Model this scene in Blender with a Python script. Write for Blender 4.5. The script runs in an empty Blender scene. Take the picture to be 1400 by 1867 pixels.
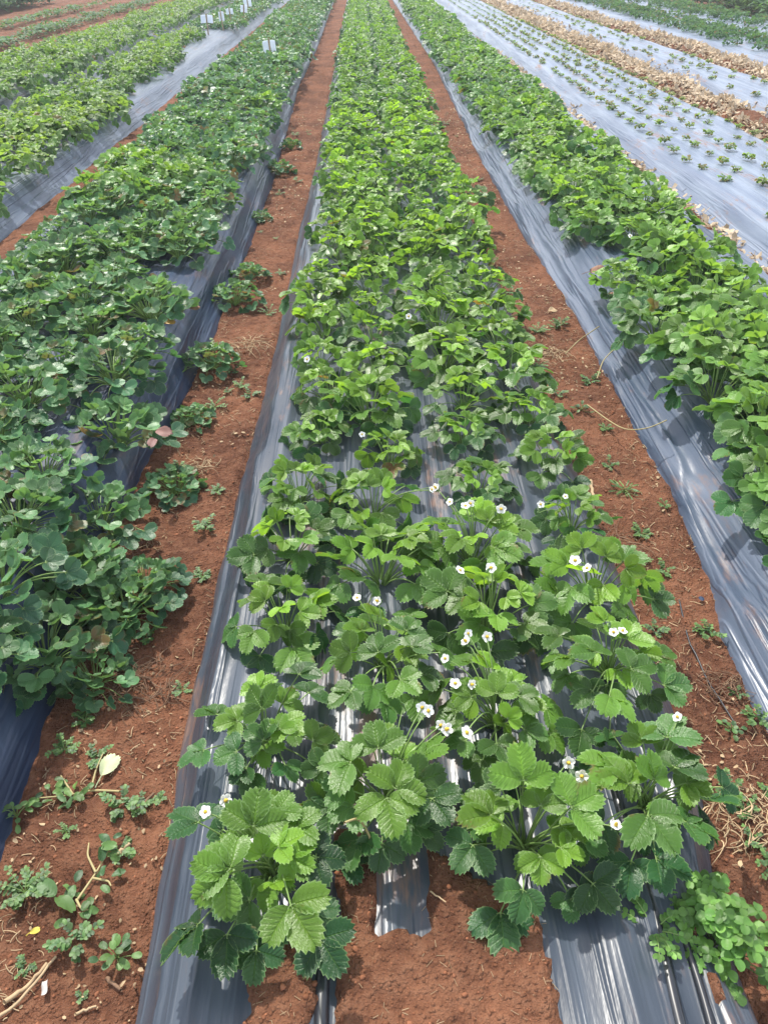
import bpy, math, random, bisect
import numpy as np
from mathutils import Vector, Matrix

R = math.radians
C = bpy.context.scene.collection
SC = bpy.context.scene

# ------------------------------------------------------------------ camera, world, sun, exposure
CAM_H = 1.4
F_PX = 1410.0                       # focal length in pixels of the 1400 x 1867 photograph
PITCH, YAW = R(36.4), R(1.44)
cam = bpy.data.cameras.new('camera')
cam.sensor_fit = 'VERTICAL'
cam.sensor_height = 24.0
cam.lens = 24.0 * F_PX / 1867.0
cam.clip_start, cam.clip_end = 0.02, 2000
camo = bpy.data.objects.new('camera', cam)
C.objects.link(camo)
camo.location = (0, 0, CAM_H)
camo.rotation_euler = (math.pi / 2 - PITCH, 0, -YAW)
SC.camera = camo

SUN_EL, SUN_AZ = R(56), R(-24)      # azimuth from +Y, negative is to the left
w = bpy.data.worlds.new('World')
SC.world = w
w.use_nodes = True
nt = w.node_tree
nt.nodes.clear()
out = nt.nodes.new('ShaderNodeOutputWorld')
bg = nt.nodes.new('ShaderNodeBackground')
sky = nt.nodes.new('ShaderNodeTexSky')
sky.sky_type = 'NISHITA'
sky.sun_disc = False
sky.sun_elevation = SUN_EL
sky.sun_rotation = SUN_AZ
sky.dust_density = 2.0
tc = nt.nodes.new('ShaderNodeTexCoord')
mp = nt.nodes.new('ShaderNodeMapping')
mp.inputs['Scale'].default_value = (2.2, 2.2, 4.0)
nz = nt.nodes.new('ShaderNodeTexNoise')
nz.inputs['Scale'].default_value = 1.6
nz.inputs['Detail'].default_value = 6
rp = nt.nodes.new('ShaderNodeValToRGB')
rp.color_ramp.elements[0].position = 0.36
rp.color_ramp.elements[1].position = 0.60
mx = nt.nodes.new('ShaderNodeMix')
mx.data_type = 'RGBA'
mx.inputs['B'].default_value = (9.5, 9.7, 10.0, 1)      # thin bright cloud
ml = nt.nodes.new('ShaderNodeMath')
ml.operation = 'MULTIPLY'
ml.inputs[1].default_value = 0.7
nt.links.new(tc.outputs['Generated'], mp.inputs['Vector'])
nt.links.new(mp.outputs['Vector'], nz.inputs['Vector'])
nt.links.new(nz.outputs['Fac'], rp.inputs['Fac'])
nt.links.new(rp.outputs['Color'], ml.inputs[0])
nt.links.new(ml.outputs[0], mx.inputs['Factor'])
nt.links.new(sky.outputs['Color'], mx.inputs['A'])
nt.links.new(mx.outputs['Result'], bg.inputs['Color'])
bg.inputs['Strength'].default_value = 0.15
nt.links.new(bg.outputs['Background'], out.inputs['Surface'])

sun = bpy.data.lights.new('sun', 'SUN')
sun.energy = 3.6
sun.angle = R(1.2)
sun.color = (1.0, 0.95, 0.86)
suno = bpy.data.objects.new('sun', sun)
C.objects.link(suno)
sd = Vector((math.sin(SUN_AZ) * math.cos(SUN_EL), math.cos(SUN_AZ) * math.cos(SUN_EL), math.sin(SUN_EL)))
suno.rotation_euler = sd.to_track_quat('Z', 'Y').to_euler()
suno.location = (0, 0, 30)

SC.view_settings.view_transform = 'Standard'
SC.view_settings.look = 'None'
SC.view_settings.gamma = 1
SC.view_settings.exposure = 0.68
SC.cycles.use_denoising = True
SC.cycles.max_bounces = 8
SC.cycles.transparent_max_bounces = 4
SC.render.film_transparent = False

# ------------------------------------------------------------------ helpers
def pix(px, py, z=0.0):
    """The point of height z seen at pixel (px, py) of the 1400 x 1867 photograph."""
    x, y = (px - 700.0) / F_PX, (933.5 - py) / F_PX
    cp, sp = math.cos(PITCH), math.sin(PITCH)
    d = Vector((x, cp + y * sp, -sp + y * cp))
    d = Matrix.Rotation(-YAW, 3, 'Z') @ d
    t = (CAM_H - z) / -d.z
    return Vector((d.x * t, d.y * t, z))


def hash2(ix, iy, seed):
    n = (ix.astype(np.int64) * 374761393 + iy.astype(np.int64) * 668265263 + seed * 974634777) & 0xFFFFFFFF
    n = ((n ^ (n >> 13)) * 1274126177) & 0xFFFFFFFF
    n = (n ^ (n >> 16)) & 0xFFFFFFFF
    return n.astype(np.float64) / 4294967295.0


def vnoise(x, y, seed=0):
    x = np.asarray(x, float); y = np.asarray(y, float)
    x, y = np.broadcast_arrays(x, y)
    ix, iy = np.floor(x), np.floor(y)
    fx, fy = x - ix, y - iy
    fx = fx * fx * (3 - 2 * fx); fy = fy * fy * (3 - 2 * fy)
    a = hash2(ix, iy, seed); b = hash2(ix + 1, iy, seed)
    c = hash2(ix, iy + 1, seed); d = hash2(ix + 1, iy + 1, seed)
    return (a * (1 - fx) + b * fx) * (1 - fy) + (c * (1 - fx) + d * fx) * fy


def fbm(x, y, seed=0, octaves=4):
    s, a, t = 0.0, 1.0, 0.0
    for k in range(octaves):
        s = s + a * vnoise(np.asarray(x) * 2 ** k, np.asarray(y) * 2 ** k, seed + k * 17)
        t += a; a *= 0.55
    return s / t


def sstep(a, b, x):
    t = np.clip((x - a) / (b - a), 0, 1)
    return t * t * (3 - 2 * t)


class Acc:
    """Gathers quads, with a UV and a tint per vertex, and links them as one mesh."""
    def __init__(self):
        self.v, self.f, self.uv, self.t, self.m, self.n = [], [], [], [], [], 0

    def add(self, v, f, uv=None, tint=(0.5, 0.5, 0, 1), mat=0):
        v = np.asarray(v, np.float32); f = np.asarray(f, np.int32)
        self.v.append(v); self.f.append(f + self.n)
        self.uv.append(np.zeros((len(v), 2), np.float32) if uv is None else np.asarray(uv, np.float32))
        self.t.append(np.tile(np.asarray(tint, np.float32), (len(v), 1)))
        self.m.append(np.full(len(f), mat, np.int32))
        self.n += len(v)

    def mesh(self, name, mats, smooth=True):
        me = bpy.data.meshes.new(name)
        v = np.concatenate(self.v); f = np.concatenate(self.f)
        uv = np.concatenate(self.uv); t = np.concatenate(self.t); m = np.concatenate(self.m)
        k = f.shape[1]
        me.vertices.add(len(v)); me.vertices.foreach_set('co', v.ravel())
        me.loops.add(f.size); me.loops.foreach_set('vertex_index', f.ravel())
        me.polygons.add(len(f))
        me.polygons.foreach_set('loop_start', np.arange(0, f.size, k, dtype=np.int32))
        me.polygons.foreach_set('material_index', m)
        me.polygons.foreach_set('use_smooth', np.full(len(f), smooth))
        u = me.uv_layers.new(name='UVMap')
        u.data.foreach_set('uv', uv[f.ravel()].ravel())
        a = me.color_attributes.new('tint', 'FLOAT_COLOR', 'POINT')
        a.data.foreach_set('color', t.ravel())
        for mm in (mats if isinstance(mats, (list, tuple)) else [mats]):
            me.materials.append(mm)
        me.update(calc_edges=True)
        me.validate()
        return me


def link(name, data, parent=None, loc=None):
    o = bpy.data.objects.new(name, data)
    C.objects.link(o)
    if parent is not None:
        o.parent = parent
    if loc is not None:
        o.location = loc
    return o


def tag(o, label, cat, group=None):
    o['label'] = label; o['category'] = cat
    if group:
        o['group'] = group
    return o


def kind(o, k, label=None):
    o['kind'] = k
    if label:
        o['label'] = label
    return o


def tube(acc, pts, rad, sides=6, tint=(0.5, 0.5, 0, 1), mat=0):
    P = np.asarray(pts, float); n = len(P)
    rad = np.full(n, rad) if np.isscalar(rad) else np.asarray(rad, float)
    T = np.gradient(P, axis=0)
    T /= np.linalg.norm(T, axis=1)[:, None] + 1e-9
    ref = np.array([0.31, 0.17, 0.93]) if abs(T[0][2]) < 0.9 else np.array([1.0, 0.1, 0.05])
    A = np.cross(T, ref); A /= np.linalg.norm(A, axis=1)[:, None] + 1e-9
    B = np.cross(T, A)
    th = np.linspace(0, 2 * math.pi, sides, endpoint=False)
    v = P[:, None, :] + rad[:, None, None] * (np.cos(th)[None, :, None] * A[:, None, :] + np.sin(th)[None, :, None] * B[:, None, :])
    idx = np.arange(n * sides).reshape(n, sides)
    a = idx[:-1]; b = idx[1:]
    f = np.stack([a, np.roll(a, -1, 1), np.roll(b, -1, 1), b], -1).reshape(-1, 4)
    uv = np.zeros((n * sides, 2)); uv[:, 1] = np.repeat(np.linspace(0, 1, n), sides)
    acc.add(v.reshape(-1, 3), f, uv, tint, mat)


def bez(a, b, c, n=7):
    t = np.linspace(0, 1, n)[:, None]
    a, b, c = (np.asarray(q, float) for q in (a, b, c))
    return (1 - t) ** 2 * a + 2 * t * (1 - t) * b + t * t * c


def grid_faces(nr, nc):
    idx = np.arange(nr * nc).reshape(nr, nc)
    return np.stack([idx[:-1, :-1], idx[:-1, 1:], idx[1:, 1:], idx[1:, :-1]], -1).reshape(-1, 4)


# ------------------------------------------------------------------ materials
def new_mat(name):
    m = bpy.data.materials.new(name)
    m.use_nodes = True
    m.node_tree.nodes.clear()
    return m, m.node_tree


class NB:
    """Short hand for building node trees."""
    def __init__(self, nt):
        self.nt = nt

    def n(self, kind_, **kw):
        nd = self.nt.nodes.new('ShaderNode' + kind_)
        for k, v in kw.items():
            setattr(nd, k, v)
        return nd

    def l(self, a, b):
        self.nt.links.new(a, b)

    def setin(self, sock, v):
        if hasattr(v, 'is_output'):
            self.l(v, sock)
        elif v is not None:
            sock.default_value = v

    def math(self, op, a, b=None, clamp=False):
        m = self.n('Math', operation=op); m.use_clamp = clamp
        self.setin(m.inputs[0], a); self.setin(m.inputs[1], b)
        return m.outputs[0]

    def mix(self, f, a, b):
        m = self.n('Mix', data_type='RGBA')
        self.setin(m.inputs['Factor'], f)
        self.setin(m.inputs['A'], a if hasattr(a, 'is_output') else (*a, 1))
        self.setin(m.inputs['B'], b if hasattr(b, 'is_output') else (*b, 1))
        return m.outputs['Result']

    def noise(self, vec, scale, detail=3, rough=0.55):
        t = self.n('TexNoise')
        t.inputs['Scale'].default_value = scale
        t.inputs['Detail'].default_value = detail
        t.inputs['Roughness'].default_value = rough
        self.l(vec, t.inputs['Vector'])
        return t.outputs['Fac']

    def ramp(self, f, a, b):
        m = self.n('MapRange'); m.interpolation_type = 'SMOOTHSTEP'
        self.setin(m.inputs['Value'], f)
        m.inputs['From Min'].default_value = a; m.inputs['From Max'].default_value = b
        return m.outputs['Result']

    def scaled(self, vec, s):
        m = self.n('Mapping'); m.inputs['Scale'].default_value = s
        self.l(vec, m.inputs['Vector'])
        return m.outputs['Vector']


def leaf_mat(name, old, young, odd=(0.20, 0.095, 0.035), rough=0.38, transl=0.36, veins=True, under=(0.20, 0.30, 0.14), spec=0.5):
    """tint.r: youth (dark to bright), tint.g: random, tint.b: amount of the odd (yellow or brown) colour."""
    m, t = new_mat(name); b = NB(t)
    at = b.n('Attribute', attribute_name='tint')
    sep = b.n('SeparateColor'); b.l(at.outputs['Color'], sep.inputs['Color'])
    oi = b.n('ObjectInfo')
    y = b.math('ADD', sep.outputs[0], b.math('MULTIPLY', b.math('SUBTRACT', oi.outputs['Random'], 0.5), 0.34), True)
    col = b.mix(y, old, young)
    g = b.math('ADD', b.math('MULTIPLY', sep.outputs[1], 0.75), 0.62)
    vm = b.n('VectorMath', operation='SCALE'); b.l(col, vm.inputs[0]); b.l(g, vm.inputs['Scale'])
    col = vm.outputs[0]
    tco = b.n('TexCoord')
    nse = b.noise(tco.outputs['Object'], 38, 2)
    oddf = b.math('MULTIPLY', sep.outputs[2], b.ramp(nse, 0.25, 0.6))
    col = b.mix(oddf, col, odd)
    blot = b.noise(tco.outputs['Object'], 21, 4, 0.65)
    vm2 = b.n('VectorMath', operation='SCALE'); b.l(col, vm2.inputs[0]); b.l(b.math('ADD', b.math('MULTIPLY', blot, 0.7), 0.65), vm2.inputs['Scale'])
    col = vm2.outputs[0]
    bump = None
    if veins:
        uvs = b.n('SeparateXYZ'); b.l(tco.outputs['UV'], uvs.inputs[0])
        u = b.math('ABSOLUTE', b.math('SUBTRACT', b.math('MULTIPLY', uvs.outputs[0], 2), 1))
        v = b.math('MULTIPLY', uvs.outputs[1], 9.0)
        tri = b.math('ABSOLUTE', b.math('SUBTRACT', b.math('FRACT', v), 0.5))   # 0.5 at the vein, 0 between
        lat = b.math('MULTIPLY', b.ramp(tri, 0.40, 0.5), b.math('SUBTRACT', 1.0, b.math('MULTIPLY', u, 0.6)))
        mid = b.ramp(u, 0.07, 0.0)
        vein = b.math('MAXIMUM', mid, b.math('MULTIPLY', lat, 0.55))
        col = b.mix(b.math('MULTIPLY', vein, 0.09), col, tuple(min(1, c * 1.9 + 0.03) for c in young))
        col = b.mix(b.math('MULTIPLY', b.ramp(u, 0.88, 0.97), 0.45), col, (0.24, 0.36, 0.16))
        brown = b.math('MULTIPLY', b.ramp(b.noise(tco.outputs['Object'], 15, 3, 0.6), 0.60, 0.70), b.math('ADD', b.ramp(u, 0.62, 0.98), b.math('MULTIPLY', b.ramp(b.noise(tco.outputs['Object'], 150, 2), 0.62, 0.70), 0.8), True))
        col = b.mix(b.math('MULTIPLY', brown, 0.75), col, (0.16, 0.085, 0.03))
        hgt = b.math('ADD', b.math('MULTIPLY', vein, -0.7), b.math('MULTIPLY', b.noise(tco.outputs['Object'], 330, 2), 0.5))
        bump = b.n('Bump'); bump.inputs['Strength'].default_value = 0.8; bump.inputs['Distance'].default_value = 0.0022
        b.l(hgt, bump.inputs['Height'])
    geo = b.n('NewGeometry')
    face = b.mix(b.math('MULTIPLY', geo.outputs['Backfacing'], 0.75), col, under)
    p = b.n('BsdfPrincipled')
    b.l(face, p.inputs['Base Color'])
    p.inputs['Roughness'].default_value = rough
    p.inputs['Specular IOR Level'].default_value = spec
    tr = b.n('BsdfTranslucent')
    gm = b.n('Mix', data_type='RGBA', blend_type='MULTIPLY'); gm.inputs['Factor'].default_value = 1
    b.l(col, gm.inputs['A']); gm.inputs['B'].default_value = (2.2, 2.0, 0.9, 1)
    b.l(gm.outputs['Result'], tr.inputs['Color'])
    if bump is not None:
        b.l(bump.outputs[0], p.inputs['Normal'])
    ms = b.n('MixShader'); ms.inputs['Fac'].default_value = transl
    b.l(p.outputs[0], ms.inputs[1]); b.l(tr.outputs[0], ms.inputs[2])
    o = b.n('OutputMaterial'); b.l(ms.outputs[0], o.inputs['Surface'])
    return m


def plain_mat(name, col, rough=0.6, var=0.25, scale=60.0, spec=0.4, bump=0.0, transl=0.0):
    m, t = new_mat(name); b = NB(t)
    tco = b.n('TexCoord')
    at = b.n('Attribute', attribute_name='tint')
    sep = b.n('SeparateColor'); b.l(at.outputs['Color'], sep.inputs['Color'])
    nse = b.noise(tco.outputs['Object'], scale, 3)
    f = b.math('ADD', b.math('MULTIPLY', nse, var * 2), 1.0 - var)
    f = b.math('MULTIPLY', f, b.math('ADD', b.math('MULTIPLY', sep.outputs[1], 0.7), 0.65))
    vm = b.n('VectorMath', operation='SCALE'); vm.inputs[0].default_value = col; b.l(f, vm.inputs['Scale'])
    p = b.n('BsdfPrincipled'); b.l(vm.outputs[0], p.inputs['Base Color'])
    p.inputs['Roughness'].default_value = rough
    p.inputs['Specular IOR Level'].default_value = spec
    if bump:
        bp = b.n('Bump'); bp.inputs['Strength'].default_value = bump; bp.inputs['Distance'].default_value = 0.002
        b.l(nse, bp.inputs['Height']); b.l(bp.outputs[0], p.inputs['Normal'])
    o = b.n('OutputMaterial')
    if transl:
        tr = b.n('BsdfTranslucent'); b.l(vm.outputs[0], tr.inputs['Color'])
        ms = b.n('MixShader'); ms.inputs['Fac'].default_value = transl
        b.l(p.outputs[0], ms.inputs[1]); b.l(tr.outputs[0], ms.inputs[2]); b.l(ms.outputs[0], o.inputs['Surface'])
    else:
        b.l(p.outputs[0], o.inputs['Surface'])
    return m


def soil_mat():
    m, t = new_mat('red_soil'); b = NB(t)
    tco = b.n('TexCoord'); ob = tco.outputs['Object']
    n1 = b.noise(ob, 3.1, 6, 0.68); n2 = b.noise(ob, 38, 5, 0.65); n3 = b.noise(ob, 260, 3, 0.7)
    col = b.mix(b.ramp(n1, 0.35, 0.68), (0.108, 0.045, 0.026), (0.245, 0.106, 0.058))
    col = b.mix(b.math('MULTIPLY', b.ramp(n2, 0.42, 0.72), 0.55), col, (0.27, 0.135, 0.080))
    col = b.mix(b.math('MULTIPLY', b.ramp(n2, 0.5, 0.28), 0.6), col, (0.085, 0.034, 0.020))
    vo = b.n('TexVoronoi'); vo.inputs['Scale'].default_value = 120; b.l(ob, vo.inputs['Vector'])
    crumb = b.ramp(vo.outputs['Distance'], 0.5, 0.1)
    col = b.mix(b.math('MULTIPLY', b.ramp(n3, 0.60, 0.72), 0.5), col, (0.34, 0.20, 0.12))
    h = b.math('ADD', b.math('MULTIPLY', n2, 1.6), b.math('ADD', b.math('MULTIPLY', crumb, 0.35), b.math('MULTIPLY', n3, 0.5)))
    bp = b.n('Bump'); bp.inputs['Strength'].default_value = 1.0; bp.inputs['Distance'].default_value = 0.013
    b.l(h, bp.inputs['Height'])
    p = b.n('BsdfPrincipled'); b.l(col, p.inputs['Base Color']); p.inputs['Roughness'].default_value = 0.95
    p.inputs['Specular IOR Level'].default_value = 0.15
    b.l(bp.outputs[0], p.inputs['Normal'])
    o = b.n('OutputMaterial'); b.l(p.outputs[0], o.inputs['Surface'])
    return m


def film_mat(name, base, silver, rough=0.28, metal=0.35, dirt=0.5, fold=0.8):
    m, t = new_mat(name); b = NB(t)
    tco = b.n('TexCoord'); ob = tco.outputs['Object']
    s1 = b.noise(b.scaled(ob, (75, 1.6, 20)), 1.0, 4, 0.6)
    s2 = b.noise(b.scaled(ob, (220, 3.0, 60)), 1.0, 2, 0.5)
    s3 = b.noise(b.scaled(ob, (16, 1.1, 6)), 1.0, 3, 0.5)
    col = b.mix(b.ramp(s3, 0.3, 0.7), base, silver)
    col = b.mix(b.math('MULTIPLY', b.ramp(s1, 0.60, 0.78), 0.22), col, (0.17, 0.195, 0.23))    # pale stretched streaks
    d1 = b.noise(b.scaled(ob, (6, 1.6, 6)), 1.0, 6, 0.7)
    d2 = b.noise(b.scaled(ob, (60, 12, 60)), 1.0, 3, 0.6)
    dm = b.math('MULTIPLY', b.ramp(b.math('ADD', b.math('MULTIPLY', d1, 0.75), b.math('MULTIPLY', d2, 0.25)), 0.54, 0.66), dirt)
    col = b.mix(dm, col, (0.21, 0.115, 0.075))
    p = b.n('BsdfPrincipled'); b.l(col, p.inputs['Base Color'])
    p.inputs['Metallic'].default_value = metal
    p.inputs['Specular IOR Level'].default_value = 0.38
    b.l(b.math('ADD', b.math('MULTIPLY', b.math('MAXIMUM', dm, b.math('MULTIPLY', d2, 0.4)), 0.5), rough), p.inputs['Roughness'])
    rg_ = b.math('SUBTRACT', 1.0, b.math('ABSOLUTE', b.math('SUBTRACT', b.math('MULTIPLY', b.noise(b.scaled(ob, (30, 0.8, 14)), 1.0, 2, 0.5), 2.0), 1.0)))
    crease = b.math('MULTIPLY', b.ramp(rg_, 0.84, 1.0), fold)
    h = b.math('ADD', b.math('ADD', crease, b.math('MULTIPLY', s1, 0.28)), b.math('ADD', b.math('MULTIPLY', s2, 0.12), b.math('MULTIPLY', b.noise(b.scaled(ob, (28, 9, 28)), 1.0, 4, 0.6), 0.8)))
    bp = b.n('Bump'); bp.inputs['Strength'].default_value = 0.5; bp.inputs['Distance'].default_value = 0.004
    b.l(h, bp.inputs['Height']); b.l(bp.outputs[0], p.inputs['Normal'])
    o = b.n('OutputMaterial'); b.l(p.outputs[0], o.inputs['Surface'])
    return m


M_SOIL = soil_mat()
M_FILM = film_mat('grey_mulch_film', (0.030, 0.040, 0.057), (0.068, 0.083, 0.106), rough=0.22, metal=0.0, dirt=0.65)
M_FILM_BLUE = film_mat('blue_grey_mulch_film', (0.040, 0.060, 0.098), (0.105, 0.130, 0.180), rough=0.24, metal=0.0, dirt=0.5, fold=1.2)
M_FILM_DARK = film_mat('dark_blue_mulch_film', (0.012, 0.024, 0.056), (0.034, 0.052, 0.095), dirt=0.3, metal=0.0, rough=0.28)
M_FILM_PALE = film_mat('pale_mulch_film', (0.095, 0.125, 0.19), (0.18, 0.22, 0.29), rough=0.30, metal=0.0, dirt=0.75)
M_LEAF = leaf_mat('strawberry_leaf', (0.026, 0.096, 0.032), (0.200, 0.370, 0.036), rough=0.34, transl=0.38, spec=0.42)
M_LEAF_DARK = leaf_mat('blue_green_strawberry_leaf', (0.042, 0.130, 0.066), (0.130, 0.265, 0.095), rough=0.34, transl=0.27, under=(0.14, 0.21, 0.12), spec=0.42)
M_LEAF_MID = leaf_mat('mid_green_strawberry_leaf', (0.040, 0.125, 0.042), (0.180, 0.330, 0.055), rough=0.34, transl=0.34, spec=0.36)
M_LEAF_YEL = leaf_mat('yellow_green_strawberry_leaf', (0.055, 0.140, 0.036), (0.200, 0.320, 0.065), rough=0.45, transl=0.36, spec=0.45)
M_CROP = leaf_mat('grey_green_crop_leaf', (0.040, 0.105, 0.050), (0.100, 0.200, 0.080), rough=0.62, transl=0.3, veins=False, spec=0.25)
M_STEM = plain_mat('green_stem', (0.16, 0.25, 0.07), 0.5, 0.2, 40)
M_RUNNER = plain_mat('dry_runner', (0.36, 0.30, 0.14), 0.6, 0.2, 60)
M_PETAL = plain_mat('white_petal', (0.82, 0.82, 0.80), 0.5, 0.04, 80, transl=0.25)
M_YOLK = plain_mat('yellow_flower_centre', (0.55, 0.38, 0.04), 0.7, 0.3, 400, bump=0.8)
M_WEED = leaf_mat('weed_leaf', (0.045, 0.110, 0.040), (0.115, 0.215, 0.055), rough=0.5, transl=0.3, veins=False)
M_CLOVER = leaf_mat('clover_leaf', (0.070, 0.180, 0.035), (0.150, 0.300, 0.060), rough=0.5, transl=0.35, veins=False)
M_STRAW = plain_mat('dry_straw', (0.40, 0.29, 0.17), 0.8, 0.35, 60)
M_TWIG = plain_mat('brown_twig', (0.17, 0.10, 0.06), 0.85, 0.35, 90, bump=0.5)
M_DRYLEAF = plain_mat('dry_leaf_litter', (0.50, 0.40, 0.28), 0.8, 0.35, 50, transl=0.25)
M_DEAD = plain_mat('withered_brown_leaf', (0.22, 0.12, 0.075), 0.7, 0.3, 70)
M_PALELEAF = plain_mat('withered_pale_leaf', (0.42, 0.46, 0.27), 0.6, 0.2, 70)
M_CLOD = plain_mat('soil_clod', (0.22, 0.092, 0.050), 0.95, 0.3, 90, spec=0.1, bump=0.8)
M_HOSE = plain_mat('black_hose', (0.018, 0.020, 0.026), 0.32, 0.2, 30, spec=0.6)
M_CARD = plain_mat('white_card', (0.74, 0.79, 0.86), 0.45, 0.05, 12, transl=0.55)
M_WOOD = plain_mat('wooden_stake', (0.33, 0.24, 0.15), 0.8, 0.3, 50, bump=0.4)
M_CHIP = plain_mat('grey_chip', (0.36, 0.34, 0.32), 0.7, 0.2, 50)

# ------------------------------------------------------------------ beds and ground
# name: x of both film edges, bed height, flank widths, first and last y
BEDS = {
    'L3': (-4.75, -3.38, 0.13, 0.16, 0.16, 2.0, 60.0),
    'L2': (-3.22, -2.12, 0.12, 0.14, 0.16, 1.2, 60.0),
    'L':  (-1.86, -0.67, 0.15, 0.15, 0.13, 0.1, 60.0),
    'C':  (-0.385, 0.685, 0.10, 0.10, 0.10, 0.1, 60.0),
    'R':  (0.945, 2.02, 0.11, 0.20, 0.12, 0.1, 60.0),
    'R2': (2.14, 3.34, 0.11, 0.14, 0.14, 1.0, 60.0),
    'R3': (3.82, 4.72, 0.11, 0.14, 0.14, 2.0, 60.0),
    'R4': (5.30, 6.65, 0.12, 0.16, 0.16, 3.0, 60.0),
    'R5': (6.85, 8.25, 0.12, 0.16, 0.16, 4.0, 60.0),
}
RIDGES = ((3.36, 3.80, 0.10), (4.74, 5.27, 0.10), (1.98, 2.18, 0.02))


def edge_wave(y, seed, amp=0.028):
    return amp * 2 * (fbm(np.asarray(y) * 1.1, 0.37 + seed * 3.1, seed, 3) - 0.5)


EDGE_PX = {     # where soil and film meet along both paths
    'C0': [(245, 1867), (340, 1300), (405, 1000), (440, 870), (500, 640), (540, 440), (575, 300), (600, 170), (632, 0)],
    'L1': [(0, 1560), (90, 1300), (205, 1000), (255, 860), (325, 760), (400, 590), (460, 440), (500, 330), (545, 160), (578, 90), (610, 0)],
    'R0': [(1400, 1340), (1312, 1150), (1290, 1050), (1250, 960), (1208, 870), (1125, 720), (1040, 560), (960, 440), (875, 290), (790, 115), (715, 0)],
}
EDGE = {}
for _k, _v in EDGE_PX.items():
    _p = sorted((tuple(pix(*q, 0.0))[:2] for q in _v), key=lambda t: t[1])
    EDGE[_k] = (np.array([t[1] for t in _p]), np.array([t[0] for t in _p]))


def edges(key, y):
    x0, x1 = BEDS[key][:2]
    s = abs(hash(key)) % 1 + sum(ord(c) for c in key)
    a = 0.5 if key == 'C' else 1.0
    e0, e1 = x0 + edge_wave(y, s, 0.028 * a), x1 + edge_wave(y, s + 5, 0.028 * a)
    small = edge_wave(np.asarray(y) * 3.1, s + 2, 0.007) + edge_wave(np.asarray(y) * 14, s + 4, 0.006)
    if key in 'CR':
        e0 = np.interp(y, *EDGE[key + '0']) + small
    if key == 'L':
        e1 = np.interp(y, *EDGE['L1']) + small
    if key == 'C':
        e1 = e1 - 0.07 * sstep(1.0, 0.6, np.asarray(y))
    return e0, e1


def bed_height(x, y):
    """Smooth ground height with the raised beds, and how far under film a point lies (0 to 1)."""
    x = np.asarray(x, float); y = np.asarray(y, float)
    z = np.zeros(np.broadcast(x, y).shape); under = np.zeros_like(z)
    for key, (x0, x1, h, fl, fr, ya, yb) in BEDS.items():
        e0, e1 = edges(key, y)
        a = sstep(0, 1, (x - e0) / fl) * sstep(0, 1, (e1 - x) / fr)
        crown = 1.0 + 0.12 * np.clip(1 - ((x - (x0 + x1) / 2) / ((x1 - x0) / 2)) ** 2, 0, 1)
        z = z + h * a * crown
        under = np.maximum(under, sstep(-0.006, 0.012, x - e0) * sstep(-0.006, 0.012, e1 - x))
    for x0, x1, h in RIDGES:
        a = sstep(0, 0.16, x - x0) * sstep(0, 0.16, x1 - x)
        z = z + h * a * (0.6 + 0.8 * vnoise(x * 3, y * 2.2, 71))
    return z, under


def soil_cover(x, y):
    """Where loose soil lies over the film at the near end of the central bed."""
    n = (fbm(x * 22, y * 22, 91, 3) - 0.5) * 0.05
    xb = 0.28 - 0.17 * sstep(0.60, 0.76, y)
    a = sstep(-0.075, -0.055, x + n) * sstep(0.0, 0.02, xb - x + n) * sstep(0.0, 0.03, 0.79 - y + n)
    rem = sstep(-0.012, 0.006, x + n * 0.6) * sstep(0, 0.015, 0.092 - x + n * 0.6) * sstep(0, 0.02, y - 0.585 + n)
    a = a * (1 - rem)
    b = sstep(-0.215, -0.19, x + n) * sstep(0, 0.02, -0.088 - x + n) * sstep(0, 0.03, 0.60 - y + n)
    c = sstep(0.50, 0.515, x + n) * sstep(0, 0.012, 0.535 - x + n) * sstep(0, 0.03, 0.66 - y + n)
    d = sstep(0.0, 0.03, 0.42 - y + n)
    return np.maximum.reduce([a, b, c, d * sstep(-0.3, -0.25, x) * sstep(0.6, 0.5, x)])


def axis(*segs):
    v = [np.arange(a, b, s) for a, b, s in segs]
    return np.concatenate(v + [[segs[-1][1]]])


def ground_z(x, y):
    z, under = bed_height(x, y)
    n = (fbm(x * 4.2, y * 4.2, 3, 4) - 0.5) * 0.045 + (fbm(x * 24, y * 24, 13, 4) - 0.5) * 0.034
    z2 = z + n * (1 - under) - np.where((x < -1.95) | (x > 2.08), 0.032, 0.014) * under
    cov = soil_cover(x, y)
    return np.where(cov > 0.02, np.maximum(z2, z - 0.012 + cov * 0.034 + (n * 0.45) * cov), z2)


gx = axis((-400, -60, 40), (-60, -14, 4), (-14, -4, 0.2), (-4, -1.3, 0.05), (-1.3, 1.6, 0.0125), (1.6, 5.6, 0.05), (5.6, 14, 0.2), (14, 60, 4), (60, 400, 40))
gy = axis((-30, -2, 4), (-2, 0.2, 0.2), (0.2, 3.2, 0.0125), (3.2, 8, 0.04), (8, 34, 0.16), (34, 70, 2), (70, 600, 40))
GX, GY = np.meshgrid(gx, gy)
acc = Acc()
GZ = ground_z(GX, GY)
acc.add(np.stack([GX, GY, GZ], -1).reshape(-1, 3), grid_faces(len(gy), len(gx)))
ground = kind(link('ground', acc.mesh('ground', M_SOIL)), 'structure', 'bare red soil of the field with raised planting beds')


BH = bed_height(GX, GY)[0]
COV = soil_cover(GX, GY)
_gx, _gy = gx.tolist(), gy.tolist()


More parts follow.
